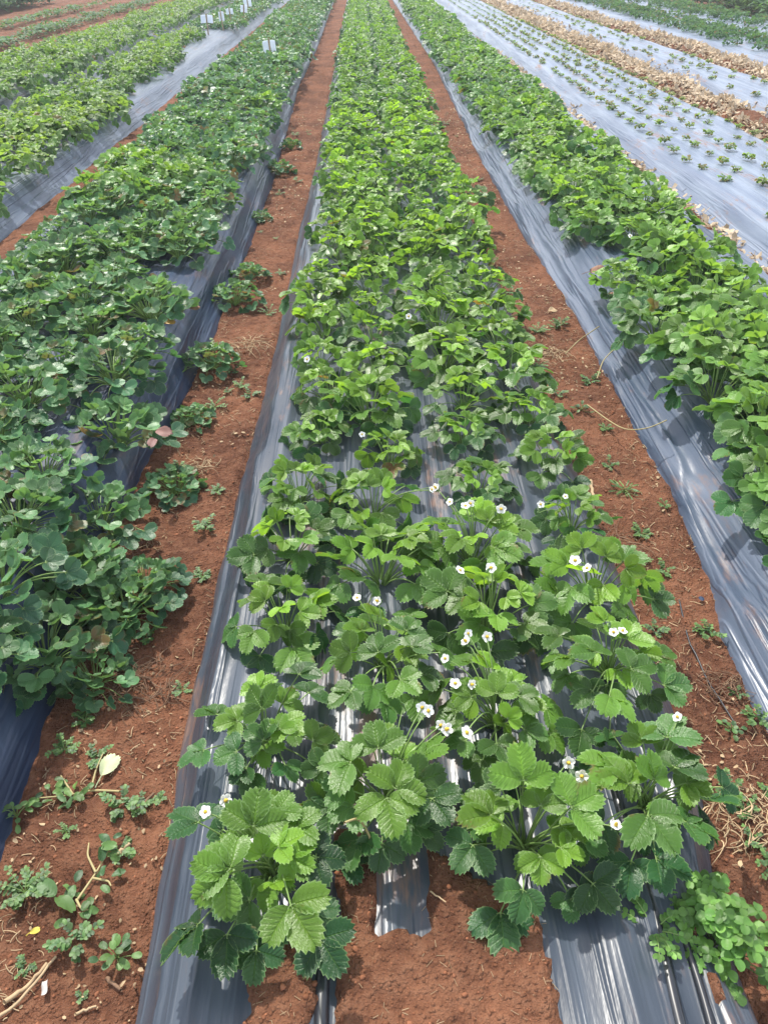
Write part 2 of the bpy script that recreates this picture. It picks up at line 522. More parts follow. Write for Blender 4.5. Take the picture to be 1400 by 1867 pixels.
def look_up(A, x, y):
    i = min(max(bisect.bisect_right(_gx, x) - 1, 0), len(_gx) - 2)
    j = min(max(bisect.bisect_right(_gy, y) - 1, 0), len(_gy) - 2)
    fx = (x - _gx[i]) / (_gx[i + 1] - _gx[i]); fy = (y - _gy[j]) / (_gy[j + 1] - _gy[j])
    return float((A[j, i] * (1 - fx) + A[j, i + 1] * fx) * (1 - fy) + (A[j + 1, i] * (1 - fx) + A[j + 1, i + 1] * fx) * fy)


def top_z(x, y):
    return look_up(BH, x, y)


def soil_z(x, y):
    return look_up(GZ, x, y)


_tab = np.random.default_rng(4).random((64, 64)).tolist()


def quick_noise(x, y, seed=0):
    x += seed * 7.3; y += seed * 3.1
    i, j = math.floor(x), math.floor(y); fx, fy = x - i, y - j
    fx = fx * fx * (3 - 2 * fx); fy = fy * fy * (3 - 2 * fy)
    a, b = _tab[j % 64], _tab[(j + 1) % 64]
    return (a[i % 64] * (1 - fx) + a[(i + 1) % 64] * fx) * (1 - fy) + (b[i % 64] * (1 - fx) + b[(i + 1) % 64] * fx) * fy


FILM_LABEL = {
    'L3': 'blue-grey plastic mulch film under the yellow-green strawberry bed farthest to the left',
    'L2': 'shiny grey mulch film under the yellow-green strawberry bed left of the dark leafy bed',
    'L': 'dark blue plastic mulch film under the dark leafy bed left of the left path',
    'C': 'wrinkled grey plastic mulch film under the central strawberry bed between both soil paths',
    'R': 'wrinkled blue-grey mulch film under the leafy bed right of the right path',
    'R2': 'pale mulch film dotted with small seedlings, beside the leafy right bed',
    'R3': 'narrow pale mulch film with sparse seedlings between the two strips of dry litter',
    'R4': 'pale blue mulch film beyond the farther litter strip, under grey-green strawberries',
    'R5': 'pale mulch film under the last grey-green strawberry bed before the tall crop',
}


def film(key):
    x0, x1, h, fl, fr, ya, yb = BEDS[key]
    near = key in 'LCR'
    nc = {'C': 150, 'L': 130, 'R': 130}.get(key, 44)
    ys = axis((max(ya, 0.15), 3, 0.02), (3, 8, 0.06), (8, 34, 0.25), (34, 60, 2)) if near else axis((ya, 8, 0.06), (8, 34, 0.25), (34, 60, 2))
    s = np.linspace(-0.012, 1.012, nc)
    e0, e1 = edges(key, ys)
    X = e0[:, None] + (e1 - e0)[:, None] * s[None, :]
    Y = np.repeat(ys[:, None], nc, 1)
    Z = bed_height(X, Y)[0]
    seed = sum(ord(c) for c in key)
    d = np.minimum(X - e0[:, None], e1[:, None] - X)
    amp = 1.0 + 1.2 * sstep(0.22, 0.05, d)
    if key == 'C':
        amp = amp * (1 + 1.6 * sstep(0.95, 0.6, Y) * sstep(0.15, 0.35, X))
    wr = 0.0035 * (vnoise(X / 0.026, Y / 0.35, seed) - 0.5)
    wr += (0.013 if key == 'R' else 0.009) * (1 - np.abs(2 * vnoise(X / 0.05 + 0.4 * vnoise(X * 3, Y * 2, 5), Y / 0.8, seed + 3) - 1)) ** 3
    wr += 0.009 * (vnoise(X / 0.12, Y / 0.22, seed + 9) - 0.5)
    if not near:
        wr = 0.012 * (vnoise(X / 0.07, Y / 0.9, seed) - 0.5) + 0.02 * (vnoise(X / 0.3, Y / 0.5, seed + 1) - 0.5)
    Z = Z + 0.006 + wr * amp * sstep(0.0, 0.03, d)
    Z = Z - 0.03 * sstep(0.012, -0.004, d)
    a = Acc()
    a.add(np.stack([X, Y, Z], -1).reshape(-1, 3), grid_faces(len(ys), nc))
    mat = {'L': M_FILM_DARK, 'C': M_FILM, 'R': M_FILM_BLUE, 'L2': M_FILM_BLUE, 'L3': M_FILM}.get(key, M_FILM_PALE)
    return tag(link('mulch_film', a.mesh('mulch_film', mat)), FILM_LABEL[key], 'plastic film', 'mulch films over the planting beds')


for k in ('C', 'L', 'R', 'L2', 'L3', 'R2', 'R3', 'R4', 'R5'):
    film(k)

# ------------------------------------------------------------------ leaves and plants
_tpl = {}


def leaf_template(rows, half):
    if (rows, half) not in _tpl:
        nc = 2 * half + 1
        t = np.repeat(np.linspace(0, 1, rows + 1), nc)
        u = np.tile(np.linspace(-1, 1, nc), rows + 1)
        par = np.repeat(np.arange(rows + 1) % 2, nc)
        _tpl[(rows, half)] = (t, u, par, grid_faces(rows + 1, nc))
    return _tpl[(rows, half)]


def leaflet(acc, org, fwd, nrm, L, W, rng, lod, tint, fold=0.2, droop=0.25, wave=0.03, skew=0.18, teeth=1.0, pleat=1.0, tipw=0.85):
    """One serrated leaflet. fwd: direction of its midrib, nrm: its upper side."""
    rows, half = ((18, 3), (10, 2), (3, 1), (2, 1))[lod]
    t, u, par, f = leaf_template(rows, half)
    th = (t - 0.5) * math.pi
    au = np.abs(u)
    c = np.cos(th)
    if lod == 0:
        out = 1 + teeth * (0.085 * par - 0.04) * sstep(0.12, 0.22, t)
        tf = teeth * 0.028 * par * sstep(0.12, 0.22, t)
    elif lod == 1:
        out = 1 + teeth * (0.12 * par - 0.06) * sstep(0.12, 0.3, t)
        tf = 0
    else:
        out, tf = 1.05, 0
    pw = np.where(th < 0, 1.15, tipw)
    px = (0.5 * W * np.maximum(c, 0.0) ** pw * (1 + skew * np.sin(th)) + 0.012 * L) * out
    py = L * (0.5 + 0.5 * np.sin(th) + tf) * np.where(t > 0.5, 0.5 + 0.5 * out, 1)
    my = 0.94 * L * t ** 1.6
    x = u * px
    y = my + (py - my) * au ** 0.9
    z = fold * np.abs(x) - droop * y * y / L - 0.5 * np.sign(fold) * abs(fold) * x * x / max(W, 1e-4)
    ph = rng.random() * 6.28
    z = z + wave * L * np.sin(t * 9 + ph + u * 1.3) * au ** 1.5
    if lod <= 1:
        z = z + pleat * (0.026 if lod == 0 else 0.034) * L * (1 - 2 * par) * (4 * au * (1 - au) + 0.25 * au)
    fwd = fwd / np.linalg.norm(fwd)
    rt = np.cross(fwd, nrm); rt /= np.linalg.norm(rt) + 1e-9
    up = np.cross(rt, fwd)
    v = org + x[:, None] * rt + y[:, None] * fwd + z[:, None] * up
    acc.add(v, f, np.stack([u * 0.5 + 0.5, t], -1), tint)


def rot_about(v, ax, a):
    ax = ax / (np.linalg.norm(ax) + 1e-9)
    return v * math.cos(a) + np.cross(ax, v) * math.sin(a) + ax * np.dot(ax, v) * (1 - math.cos(a))


def trifoliate(acc, stems, crown, base, az, tilt, L, rng, lod, st, young, odd=0.0, wr=None):
    """A strawberry leaf: petiole from the crown, three leaflets at its end. az: heading of the middle leaflet."""
    out = np.array([math.cos(az), math.sin(az), 0.0]); up = np.array([0, 0, 1.0])
    fwd = math.cos(tilt) * out + math.sin(tilt) * up
    nrm = math.cos(tilt) * up - math.sin(tilt) * out
    nrm = rot_about(nrm, fwd, rng.gauss(0, st.get('roll', 0.42)))
    wr = wr or st.get('wr', 0.9)
    tint = (young, rng.random(), odd, 1)
    fold = st.get('fold', 0.22) + rng.uniform(-0.12, 0.2) + 0.7 * max(0, young - 0.55)
    droop = st.get('droop', 0.22) + rng.uniform(-0.12, 0.18)
    spread = st.get('spread', 1.2) * (1 - 0.35 * max(0, young - 0.6))
    for k, a in enumerate((0.0, spread + rng.uniform(-0.15, 0.15), -spread + rng.uniform(-0.15, 0.15))):
        f = rot_about(fwd, nrm, a)
        n = rot_about(nrm, np.cross(f, nrm), rng.uniform(-0.15, 0.2))
        if k:
            n = rot_about(n, fwd, (0.12 if k == 1 else -0.12) * -1 * st.get('cup', 1.0))
        l = L * (1.0 if k == 0 else 0.92) * rng.uniform(0.93, 1.07)
        tn = (min(1, max(0, young + rng.uniform(-0.06, 0.06))), tint[1], odd, 1)
        leaflet(acc, base + f * 0.05 * L, f, n, l, l * wr, rng, lod, tn, fold, droop, st.get('wave', 0.03), st.get('skew', 0.18), st.get('teeth', 1.0), st.get('pleat', 1.0), st.get('tipw', 0.92))
    if stems is not None:
        d = base - crown
        mid = crown + d * 0.5 + np.array([0, 0, 0.28 * np.linalg.norm(d[:2])]) - 0.08 * d * np.array([1, 1, 0])
        pts = bez(crown, mid, base, 8 if lod == 0 else 4)
        r0 = st.get('petiole', 0.0017)
        tube(stems, pts, np.linspace(r0 * 1.15, r0 * 0.75, len(pts)), 6 if lod == 0 else 3, (young, rng.random(), 0, 1))
        if lod == 0:
            for a in (0.0, spread, -spread):
                f = rot_about(fwd, nrm, a)
                tube(stems, np.stack([base, base + f * 0.12 * L]), 0.0013, 4, (young, 0.5, 0, 1))


STYLES = {
    # n leaves, reach, height, leaflet length
    'open':  dict(n=(18, 22), reach=0.125, h=0.115, L=0.051, fold=0.36, droop=0.12, wr=0.80, spread=1.25, pleat=1.6, tv=.15, skew=0.10, teeth=1.25),
    'full':  dict(n=(23, 28), reach=0.135, h=0.13, L=0.047, fold=0.38, droop=0.05, wr=0.84, pleat=1.6, tv=.25, skew=0.10, teeth=1.35),
    'dark':  dict(n=(46, 54), reach=0.155, h=0.115, L=0.036, fold=0.30, droop=-0.28, wr=0.94, tipw=0.8, skew=0.10, wave=0.02, teeth=0.9, cup=0.3, spread=1.35, tv=.2, pleat=1.3),
    'mid':   dict(n=(27, 33), reach=0.16, h=0.145, L=0.055, fold=0.30, droop=0.0, wr=0.88, teeth=0.8, wave=0.04, tv=.15, pleat=1.2),
    'yell':  dict(n=(26, 32), reach=0.165, h=0.14, L=0.050, fold=0.3, droop=0.2, wr=0.86, tv=.15),
}


def gen_plant(seed, style, lod, young_bias=0.0, odd_p=0.0):
    st = STYLES[style]; rng = random.Random(seed)
    fo, sm = Acc(), Acc()
    n = rng.randint(*st['n'])
    for i in range(n):
        q = (i + 0.5) / n                                  # 0: innermost, youngest
        az = i * 2.39996 + rng.uniform(-0.35, 0.35)
        r = st['reach'] * (0.18 + 0.82 * q ** 0.75) * rng.uniform(0.8, 1.12)
        h = st['h'] * (1.08 - 0.80 * q ** 1.5) * rng.uniform(0.8, 1.12)
        yg = max(0, min(1, 0.95 - 0.95 * q + rng.uniform(-0.2, 0.16) + young_bias))
        tilt = 0.40 * (1 - q) - 0.70 * q + rng.gauss(0, 0.34) + st.get('tv', 0) * rng.uniform(-1.0, 1.0)
        L = st['L'] * (0.70 + 0.40 * min(1, q * 1.7)) * rng.uniform(0.85, 1.12)
        odd = 0.0
        if rng.random() < odd_p:
            odd = rng.uniform(0.5, 1.0)
        base = np.array([r * math.cos(az), r * math.sin(az), h])
        crown = np.array([0.012 * math.cos(az), 0.012 * math.sin(az), 0.005])
        trifoliate(fo, sm, crown, base, az + rng.uniform(-0.5, 0.5), tilt, L, rng, lod, st, yg, odd)
    if lod <= 1:                                           # little crown of stipules
        for i in range(6):
            az = i * 1.05 + rng.random()
            tube(sm, bez((0, 0, -0.01), (0.012 * math.cos(az), 0.012 * math.sin(az), 0.02), (0.02 * math.cos(az), 0.02 * math.sin(az), 0.035), 4), [0.005, 0.004, 0.003, 0.001], 5, (0.4, 0.4, 0, 1))
    return fo, sm


LEAFMAT = {'open': M_LEAF, 'full': M_LEAF, 'dark': M_LEAF_DARK, 'mid': M_LEAF_MID, 'yell': M_LEAF_YEL}
VARIANTS = {}


def variants(style, lod):
    if (style, lod) not in VARIANTS:
        res = []
        for k in range({0: 9, 1: 8, 2: 5, 3: 5}[lod]):
            fo, sm = gen_plant(1000 + k * 7 + lod * 131 + len(style) * 991 + ord(style[0]), style, lod, odd_p=0.05 if style == 'dark' else 0.006)
            if lod >= 2:
                res.append((fo, None))
            else:
                res.append((fo.mesh('foliage', LEAFMAT[style]), sm.mesh('stems', M_STEM)))
        VARIANTS[(style, lod)] = res
    return VARIANTS[(style, lod)]


def make_flower_meshes():
    rng = random.Random(5)
    p = Acc(); c = Acc()
    for k in range(5):
        a = k * 2 * math.pi / 5
        n = 7
        u, v = np.meshgrid(np.linspace(-1, 1, n), np.linspace(0, 1, n))
        w_ = 0.0068 * np.sqrt(np.clip(1 - (v * 2 * 0.94 - 0.9) ** 2, 0.02, 1))
        x = u * w_; y = 0.0025 + v * 0.0125
        z = 0.0022 * v ** 2 + 0.18 * np.abs(x) * 0.6 + 0.0006 * np.sin(u * 4 + k) + 0.0004 * (k % 2)
        ca, sa = math.cos(a), math.sin(a)
        p.add(np.stack([x * ca - y * sa, x * sa + y * ca, z], -1).reshape(-1, 3), grid_faces(n, n), None, (0.5, 0.5 + 0.1 * (k % 3), 0, 1))
    n = 9
    th, ph = np.meshgrid(np.linspace(0, 2 * math.pi, 12), np.linspace(0.02, 1.5, n))
    r = 0.0046 * (1 + 0.08 * np.sin(th * 9) * np.sin(ph * 7))
    c.add(np.stack([r * np.sin(ph) * np.cos(th), r * np.sin(ph) * np.sin(th), 0.0012 + r * 0.85 * np.cos(ph)], -1).reshape(-1, 3), grid_faces(n, 12))
    s = Acc()
    for k in range(8):
        a = (k + 0.5) * 2 * math.pi / 8
        d = np.array([math.cos(a), math.sin(a), -0.05])
        leaflet(s, np.array([0, 0, -0.0012]), d, np.array([0, 0, 1.0]), 0.0125, 0.005, rng, 1, (0.6, 0.6, 0, 1), 0.1, 0.1, 0.02)
    return p.mesh('flower', M_PETAL), c.mesh('flower_centre', M_YOLK), s.mesh('sepals', M_WEED)


FLOWER, CENTRE, SEPALS = make_flower_meshes()


def make_bud():
    a = Acc(); r2 = random.Random(8)
    th, ph = np.meshgrid(np.linspace(0, 2 * math.pi, 9), np.linspace(0.02, 3.1, 7))
    a.add(np.stack([.0034 * np.sin(ph) * np.cos(th), .0034 * np.sin(ph) * np.sin(th), .004 + .0046 * np.cos(ph)], -1).reshape(-1, 3), grid_faces(7, 9), None, (0.9, 0.9, 0, 1))
    for k in range(6):
        an = k * 1.047
        leaflet(a, np.zeros(3), np.array([.5 * math.cos(an), .5 * math.sin(an), .8]), np.array([-math.cos(an), -math.sin(an), .4]), .011, .0045, r2, 1, (.6, .6, 0, 1), .1, -.5, .02)
    return a.mesh('flower_bud', M_WEED)


BUD = make_bud()
plants = []          # (x, y, root)


def make_plant(x, y, z, meshes, rz, sc, parts=True, name='strawberry_plant'):
    if parts:
        r = link(name, None, loc=(x, y, z))
        r.rotation_euler = (0, 0, rz); r.scale = (sc, sc, sc)
        link('foliage', meshes[0], r)
        if meshes[1] is not None:
            link('stems', meshes[1], r)
    else:
        r = link(name, meshes[0], loc=(x, y, z))
        r.rotation_euler = (0, 0, rz); r.scale = (sc, sc, sc)
    plants.append((x, y, r))
    return r


def add_bud(root, p, rng):
    q = root.matrix_basis.inverted() @ p
    f = link('flower_bud', BUD, root, q)
    f.rotation_euler = (rng.uniform(-.7, .7), rng.uniform(-.7, .7), rng.random() * 6)
    a = Acc()
    tube(a, bez((0, 0, 0.01), (q.x * 0.3, q.y * 0.3, q.z * 0.9), q, 8), np.linspace(0.0018, 0.001, 8), 5, (0.5, 0.6, 0, 1))
    link('flower_stalk', a.mesh('flower_stalk', M_STEM), root)


def add_flower(root, p, rng):
    """A flower at world point p on the plant root, on a stalk rising from its crown."""
    q = root.matrix_basis.inverted() @ p
    f = link('flower', FLOWER, root, q)
    tow = Vector((-p.x * 0.25, -p.y * 0.35, 1.0)) + Vector((rng.uniform(-0.8, 0.8), rng.uniform(-0.8, 0.5), 0))
    e = (root.matrix_basis.to_3x3().normalized().inverted() @ tow).to_track_quat('Z', 'Y')
    f.rotation_mode = 'QUATERNION'; f.rotation_quaternion = e
    s = rng.uniform(0.66, 0.90); f.scale = (s, s * rng.uniform(.85, 1), s * rng.choice((.7, 1.0, 1.6, 2.6)))
    link('flower_centre', CENTRE, f); link('sepals', SEPALS, f)
    a = Acc()
    back = e @ Vector((0, 0, -0.002))
    end = q + back
    tube(a, bez((0, 0, 0.01), (end.x * 0.3, end.y * 0.3, end.z * 0.9), end, 9), np.linspace(0.002, 0.0012, 9), 6, (0.5, 0.6, 0, 1))
    link('flower_stalk', a.mesh('flower_stalk', M_STEM), root)


ORD = ['first', 'second', 'third', 'fourth', 'fifth', 'sixth', 'seventh', 'eighth', 'ninth', 'tenth']


def in_view(x, y, z, pad=120):
    d = Matrix.Rotation(YAW, 3, 'Z') @ Vector((x, y, z - CAM_H))
    cp, sp = math.cos(PITCH), math.sin(PITCH)
    dep = d.y * cp - d.z * sp
    upc = d.y * sp + d.z * cp
    if dep < 0.1:
        return None
    px = 700 + F_PX * d.x / dep; py = 933.5 - F_PX * upc / dep
    pad = pad * 1.4 / dep * 2.2
    if -pad < px < 1400 + pad and -pad < py < 1867 + pad:
        return px, py, dep
    return None


# ---- the front plants of the central bed, leaf by leaf
# each leaf: pixel of the point where its leaflets meet, height above the bed, heading (0 right, 90 away), leaflet length, youth, tilt
HERO = [
    ((497, 1600), 'leafy strawberry plant at the near left corner of the central bed, two white flowers behind', [
        (462, 1507, .200, 85, .086, .70, .35), (420, 1585, .205, 150, .086, .62, .05), (412, 1597, .200, 218, .080, .80, -.1),
        (508, 1545, .205, 20, .060, .90, .3), (530, 1650, .215, -55, .090, .80, -.15), (362, 1686, .130, 214, .090, .15, -.25),
        (415, 1703, .100, -88, .080, .12, -.35), (468, 1733, .075, -95, .066, .16, -.4), (584, 1712, .060, -55, .088, .05, -.1),
        (362, 1500, .150, 150, .085, .12, -.15), (575, 1563, .120, 5, .074, .10, -.2), (505, 1480, .165, 60, .060, .65, .1),
        (455, 1640, .110, 200, .070, .35, -.2), (540, 1510, .150, 40, .062, .72, .2), (480, 1560, .150, 100, .05, .95, .6), (500, 1610, .12, -60, .045, 1.0, .7)]),
    ((955, 1550), 'front strawberry plant with an upright middle leaf and one leaf drooping onto bare soil', [
        (954, 1424, .235, 92, .085, .62, .55), (895, 1487, .200, 130, .082, .80, .1), (862, 1541, .100, 225, .074, .10, -.2),
        (1040, 1472, .200, 28, .086, .50, -.05), (912, 1664, .035, -90, .088, .04, -.12), (1080, 1611, .060, -55, .072, .08, -.15),
        (985, 1562, .125, -98, .060, .85, -.5), (1022, 1546, .150, -20, .052, .80, -.2), (1040, 1637, .035, -100, .050, .10, -.2),
        (985, 1470, .195, 65, .060, .70, .3), (915, 1440, .150, 110, .070, .25, .0), (880, 1500, .09, 190, .072, .12, -.2), (1060, 1520, .10, 10, .07, .15, -.2)]),
    ((705, 1470), 'strawberry plant between the near left corner plant and the soil patch, second row', [
        (720, 1438, .205, 70, .084, .75, .1), (706, 1455, .200, -80, .080, .72, -.2), (788, 1456, .150, -55, .072, .12, -.15),
        (640, 1390, .190, 170, .085, .45, -.1), (645, 1470, .130, 200, .070, .30, -.2), (655, 1530, .070, -110, .075, .10, -.2),
        (770, 1380, .180, 50, .075, .55, .1), (690, 1365, .190, 100, .080, .50, .2), (740, 1500, .09, -80, .075, .1, -.3), (630, 1440, .14, 150, .066, .2, 0),
        (760, 1425, .17, 20, .07, .35, 0), (600, 1470, .1, 190, .07, .12, -.2)]),
    ((1175, 1470), 'large-leaved strawberry plant spilling over the right edge of the central bed, near the clover', [
        (1180, 1487, .205, -60, .092, .48, -.05), (1195, 1566, .080, -25, .090, .08, -.1), (1145, 1430, .200, 112, .084, .85, .15),
        (1295, 1460, .110, 8, .080, .20, -.1), (1115, 1400, .200, 150, .080, .72, .1), (1230, 1400, .160, 45, .085, .35, -.05),
        (1190, 1420, .190, 80, .075, .65, .3), (1100, 1500, .12, 200, .07, .2, -.2), (1150, 1570, .07, -110, .075, .1, -.25), (1250, 1500, .12, -20, .08, .3, -.2),
        (1215, 1345, .17, 60, .09, .3, 0)]),
    ((490, 1365), 'smaller strawberry plant in the leftmost row, just behind the near left corner plant', [
        (478, 1292, .215, 120, .084, .45, .1), (432, 1370, .110, 190, .075, .18, -.2), (480, 1350, .130, 140, .075, .25, 0),
        (570, 1350, .120, 25, .070, .62, .0), (545, 1230, .190, 55, .078, .2, .0), (520, 1395, .09, -60, .065, .15, -.2), (450, 1400, .08, 220, .06, .12, -.2), (510, 1330, .14, 80, .055, .7, .3)]),
    ((900, 1325), 'open strawberry plant with several white flowers, third row of the central bed', [
        (905, 1265, .190, 80, .070, .60, .35), (945, 1270, .170, 30, .072, .25, .0), (850, 1350, .130, 190, .075, .10, -.1),
        (905, 1355, .120, -70, .075, .12, -.15), (955, 1330, .120, -10, .075, .14, -.1), (860, 1270, .170, 140, .066, .55, .2),
        (830, 1325, .15, 180, .07, .2, -.1), (880, 1385, .1, -110, .075, .2, -.2), (925, 1310, .16, 30, .05, .85, .3)]),
    ((1105, 1235), 'broad-leaved strawberry plant at the right edge of the central bed, behind the spilling one', [
        (1110, 1270, .200, -55, .090, .50, -.05), (1085, 1190, .195, 120, .085, .35, .1), (1140, 1165, .180, 60, .080, .72, .0),
        (1040, 1200, .170, 170, .075, .50, -.1), (1060, 1330, .080, -110, .080, .10, -.2), (1210, 1250, .100, 8, .082, .12, -.05),
        (1020, 1160, .16, 150, .075, .4, 0), (1080, 1260, .13, 210, .07, .15, -.2), (1150, 1220, .17, 20, .08, .3, 0), (1110, 1340, .07, -70, .085, .08, -.2)]),
    ((700, 1225), 'glossy dark strawberry plant in the second row, beside the ones flowering most', [
        (690, 1190, .200, 100, .086, .15, .1), (640, 1260, .150, 210, .080, .12, -.15), (730, 1240, .170, -40, .078, .35, -.1),
        (680, 1250, .190, -100, .082, .20, -.15), (750, 1180, .170, 40, .080, .15, .0), (640, 1190, .170, 160, .075, .55, .1),
        (660, 1150, .16, 120, .07, .6, .1), (740, 1150, .16, 60, .085, .1, 0), (700, 1280, .09, -80, .08, .06, -.2), (770, 1230, .12, 0, .075, .1, -.2)]),
]
BED_C = 0.106


def hero_plant(crown_px, label, leaves, seed):
    cp_small = crown_px[1] < 1400 and crown_px[0] < 1000
    rng = random.Random(seed)
    c = pix(*crown_px, BED_C)
    z = top_z(c.x, c.y) + 0.004
    c = pix(*crown_px, z)
    fo, sm = Acc(), Acc()
    st = STYLES['open']
    for (px, py, h, ang, L, yg, tilt) in leaves:
        h = 0.03 + (h - 0.03) * 0.80 if h > 0.03 else h
        b = pix(px, py, z + h)
        base = np.array([b.x - c.x, b.y - c.y, h])
        a = rng.random() * 6.28
        crown = np.array([0.014 * math.cos(a), 0.014 * math.sin(a), 0.005])
        trifoliate(fo, sm, crown, base, R(ang), tilt, L * (0.59 if cp_small else 0.68), rng, 0, st, yg * 0.9 + 0.05)
    for i in range(7):                                   # lower, older leaves all round
        az = i * 0.9 + rng.uniform(-.25, .25); q = rng.uniform(0.075, 0.125)
        trifoliate(fo, sm, np.zeros(3), np.array([q * math.cos(az), q * math.sin(az), rng.uniform(0.03, 0.085)]), az + rng.uniform(-.4, .4), rng.uniform(-.7, -.1), rng.uniform(.038, .050), rng, 0, st, rng.uniform(0.02, 0.4))
    for i in range(7):                                   # tight young leaves low in the heart
        az = i * 2.4
        trifoliate(fo, sm, np.zeros(3), np.array([0.05 * math.cos(az), 0.05 * math.sin(az), 0.05 + 0.012 * i]), az, 0.2 * rng.random(), 0.042, rng, 0, st, 0.55 + 0.05 * i)
    for i in range(8):
        az = i * 0.8
        tube(sm, bez((0, 0, -0.01), (0.014 * math.cos(az), 0.014 * math.sin(az), 0.02), (0.024 * math.cos(az), 0.024 * math.sin(az), 0.04), 4), [0.006, 0.005, 0.003, 0.001], 5, (0.4, 0.4, 0, 1))
    r = make_plant(c.x, c.y, z, (fo.mesh('foliage', M_LEAF), sm.mesh('stems', M_STEM)), 0, 1)
    tag(r, label, 'strawberry plant', 'strawberry plants in the central bed')
    return r


hero_xy = []
for i, (cp_, lb, lv) in enumerate(HERO):
    r = hero_plant(cp_, lb, lv, 40 + i)
    hero_xy.append((r.location.x, r.location.y))

# ---- all other strawberry plants: every spot in view, the nearest become objects
rng = random.Random(11)
spots = []           # (dist, x, y, bed, style, row, scale)
def row_spots(bed, style, xs, y0, y1, step, sc=1.0, jit=0.03, keep=1.0, styler=None, keeper=None):
    for ri, rx in enumerate(xs):
        y = y0[ri] if isinstance(y0, tuple) else y0 + (ri % 2) * step * 0.5
        while y < y1:
            x_, y_ = rx + rng.gauss(0, jit), y + rng.gauss(0, jit)
            y += step
            if rng.random() > keep or (keeper and not keeper(x_, y_)):
                continue
            z_ = top_z(x_, y_)
            if in_view(x_, y_, z_ + 0.1) is None:
                continue
            spots.append((math.hypot(x_, y_, CAM_H - z_), x_, y_, bed, styler(x_, y_) if styler else style, ri, sc * rng.uniform(0.76, 1.17)))


GAPS = [(pix(1085, 490, .13), .20), (pix(1040, 470, .13), .16), (pix(1130, 590, .13), .13)]


def gap_R(x, y):
    return all(math.hypot(x - g.x, y - g.y) > r for g, r in GAPS)


def gaps_L2(x, y):
    if y > 16.2:
        return True
    if y > 15.2:
        return False
    return not (x > -2.43 and 8.5 < y) and not (x > -2.43 and fbm(y * 0.5, 2.0, 8, 2) > 0.56) and not (x > -2.62 and 12.5 < y)


row_spots('central bed', 'full', (-0.17, 0.035, 0.30, 0.53), (1.27, 1.43, 1.25, 1.40), 40, 0.275, jit=0.02, styler=lambda x, y: 'open' if y < 2.7 else 'full')
row_spots('dark leafy bed', 'dark', (-0.87, -1.09, -1.31, -1.53), 1.10, 40, 0.26, jit=0.03, keep=0.97, styler=lambda x, y: 'mid' if y > 2.6 and quick_noise(x * 2.3, y * 1.1, 6) > 0.74 else 'dark')
row_spots('right bed', 'mid', (1.17, 1.40, 1.63), 0.95, 40, 0.27, jit=0.03, keep=0.90, keeper=gap_R)
row_spots('L2', 'yell', (-2.32, -2.53, -2.74, -2.94), 1.6, 40, 0.28, jit=0.04, keep=0.95, styler=lambda x, y: 'dark' if y > 16.2 else 'yell', keeper=gaps_L2)
row_spots('L3', 'yell', (-3.60, -3.87, -4.13, -4.4), 3.0, 40, 0.28, jit=0.05, keep=0.93)
row_spots('R4', 'dark', (5.75, 6.1, 6.4), 5.0, 40, 0.30, jit=0.06, keep=0.85)
row_spots('R5', 'dark', (7.2, 7.55, 7.9), 6.5, 40, 0.30, jit=0.06, keep=0.85)
spots = [s for s in spots if not (s[3] == 'central bed' and min(math.hypot(s[1] - hx, s[2] - hy) for hx, hy in hero_xy) < 0.17)]
spots = [s for s in spots if not (s[3] == 'central bed' and s[2] < 0.84)]
for _px, _py, _h in ((1462, 1010, .12), (1500, 1125, .10), (1440, 905, .13)):
    _p = pix(_px, _py, _h)
    spots.append((math.hypot(_p.x, _p.y), _p.x, _p.y, 'right bed', 'mid', 0, 0.68))
spots.sort()
N_OBJ = 288
near, far = spots[:N_OBJ], spots[N_OBJ:]
ROWNAME = {
    'central bed': ['leftmost row', 'inner left row', 'inner right row', 'rightmost row'],
    'dark leafy bed': ['path-side row', 'second row', 'third row', 'outermost row'],
    'right bed': ['path-side row', 'middle row', 'outer row'],
    'L2': ['first row', 'second row', 'third row', 'fourth row'],
    'L3': ['first row', 'second row', 'third row', 'fourth row'],
    'R4': ['inner row'] * 3, 'R5': ['inner row'] * 3,
}
BEDNAME = {'central bed': 'central bed', 'dark leafy bed': 'dark leafy bed', 'right bed': 'right leafy bed', 'L2': 'yellow-green bed', 'L3': 'farthest left bed', 'R4': 'far grey-green bed', 'R5': 'last grey-green bed'}
LOOK = {'open': 'open green strawberry plant', 'full': 'bushy green strawberry plant', 'dark': 'dark green strawberry plant', 'mid': 'large-leaved strawberry plant', 'yell': 'yellow-green strawberry plant'}
count = {}
for i, (d, x, y, bed, style, row, sc) in enumerate(near):
    lod = 0 if d < 4.6 else 1
    vs = variants(style, lod)
    r = make_plant(x, y, top_z(x, y) + 0.003, vs[rng.randrange(len(vs))], rng.random() * 6.28, sc, parts=d < 6.0)
    r.rotation_euler.x = rng.gauss(0, 0.06); r.rotation_euler.y = rng.gauss(0, 0.06)
    k = count[(bed, row)] = count.get((bed, row), 0) + 1
    lim = 8
    if k <= lim:
        first = {'central bed': 'behind the front plants'}.get(bed, 'from the near end')
        tag(r, f'{LOOK[style]}, {ORD[k - 1]} {first}, {ROWNAME[bed][row]}, {BEDNAME[bed]}', 'strawberry plant', f'strawberry plants in the {BEDNAME[bed]}')
    else:
        tag(r, f'{LOOK[style]} crowded farther up the {ROWNAME[bed][row]}, {BEDNAME[bed]}', 'strawberry plant', f'strawberry plants crowded farther up the {ROWNAME[bed][row]} of the {BEDNAME[bed]}')

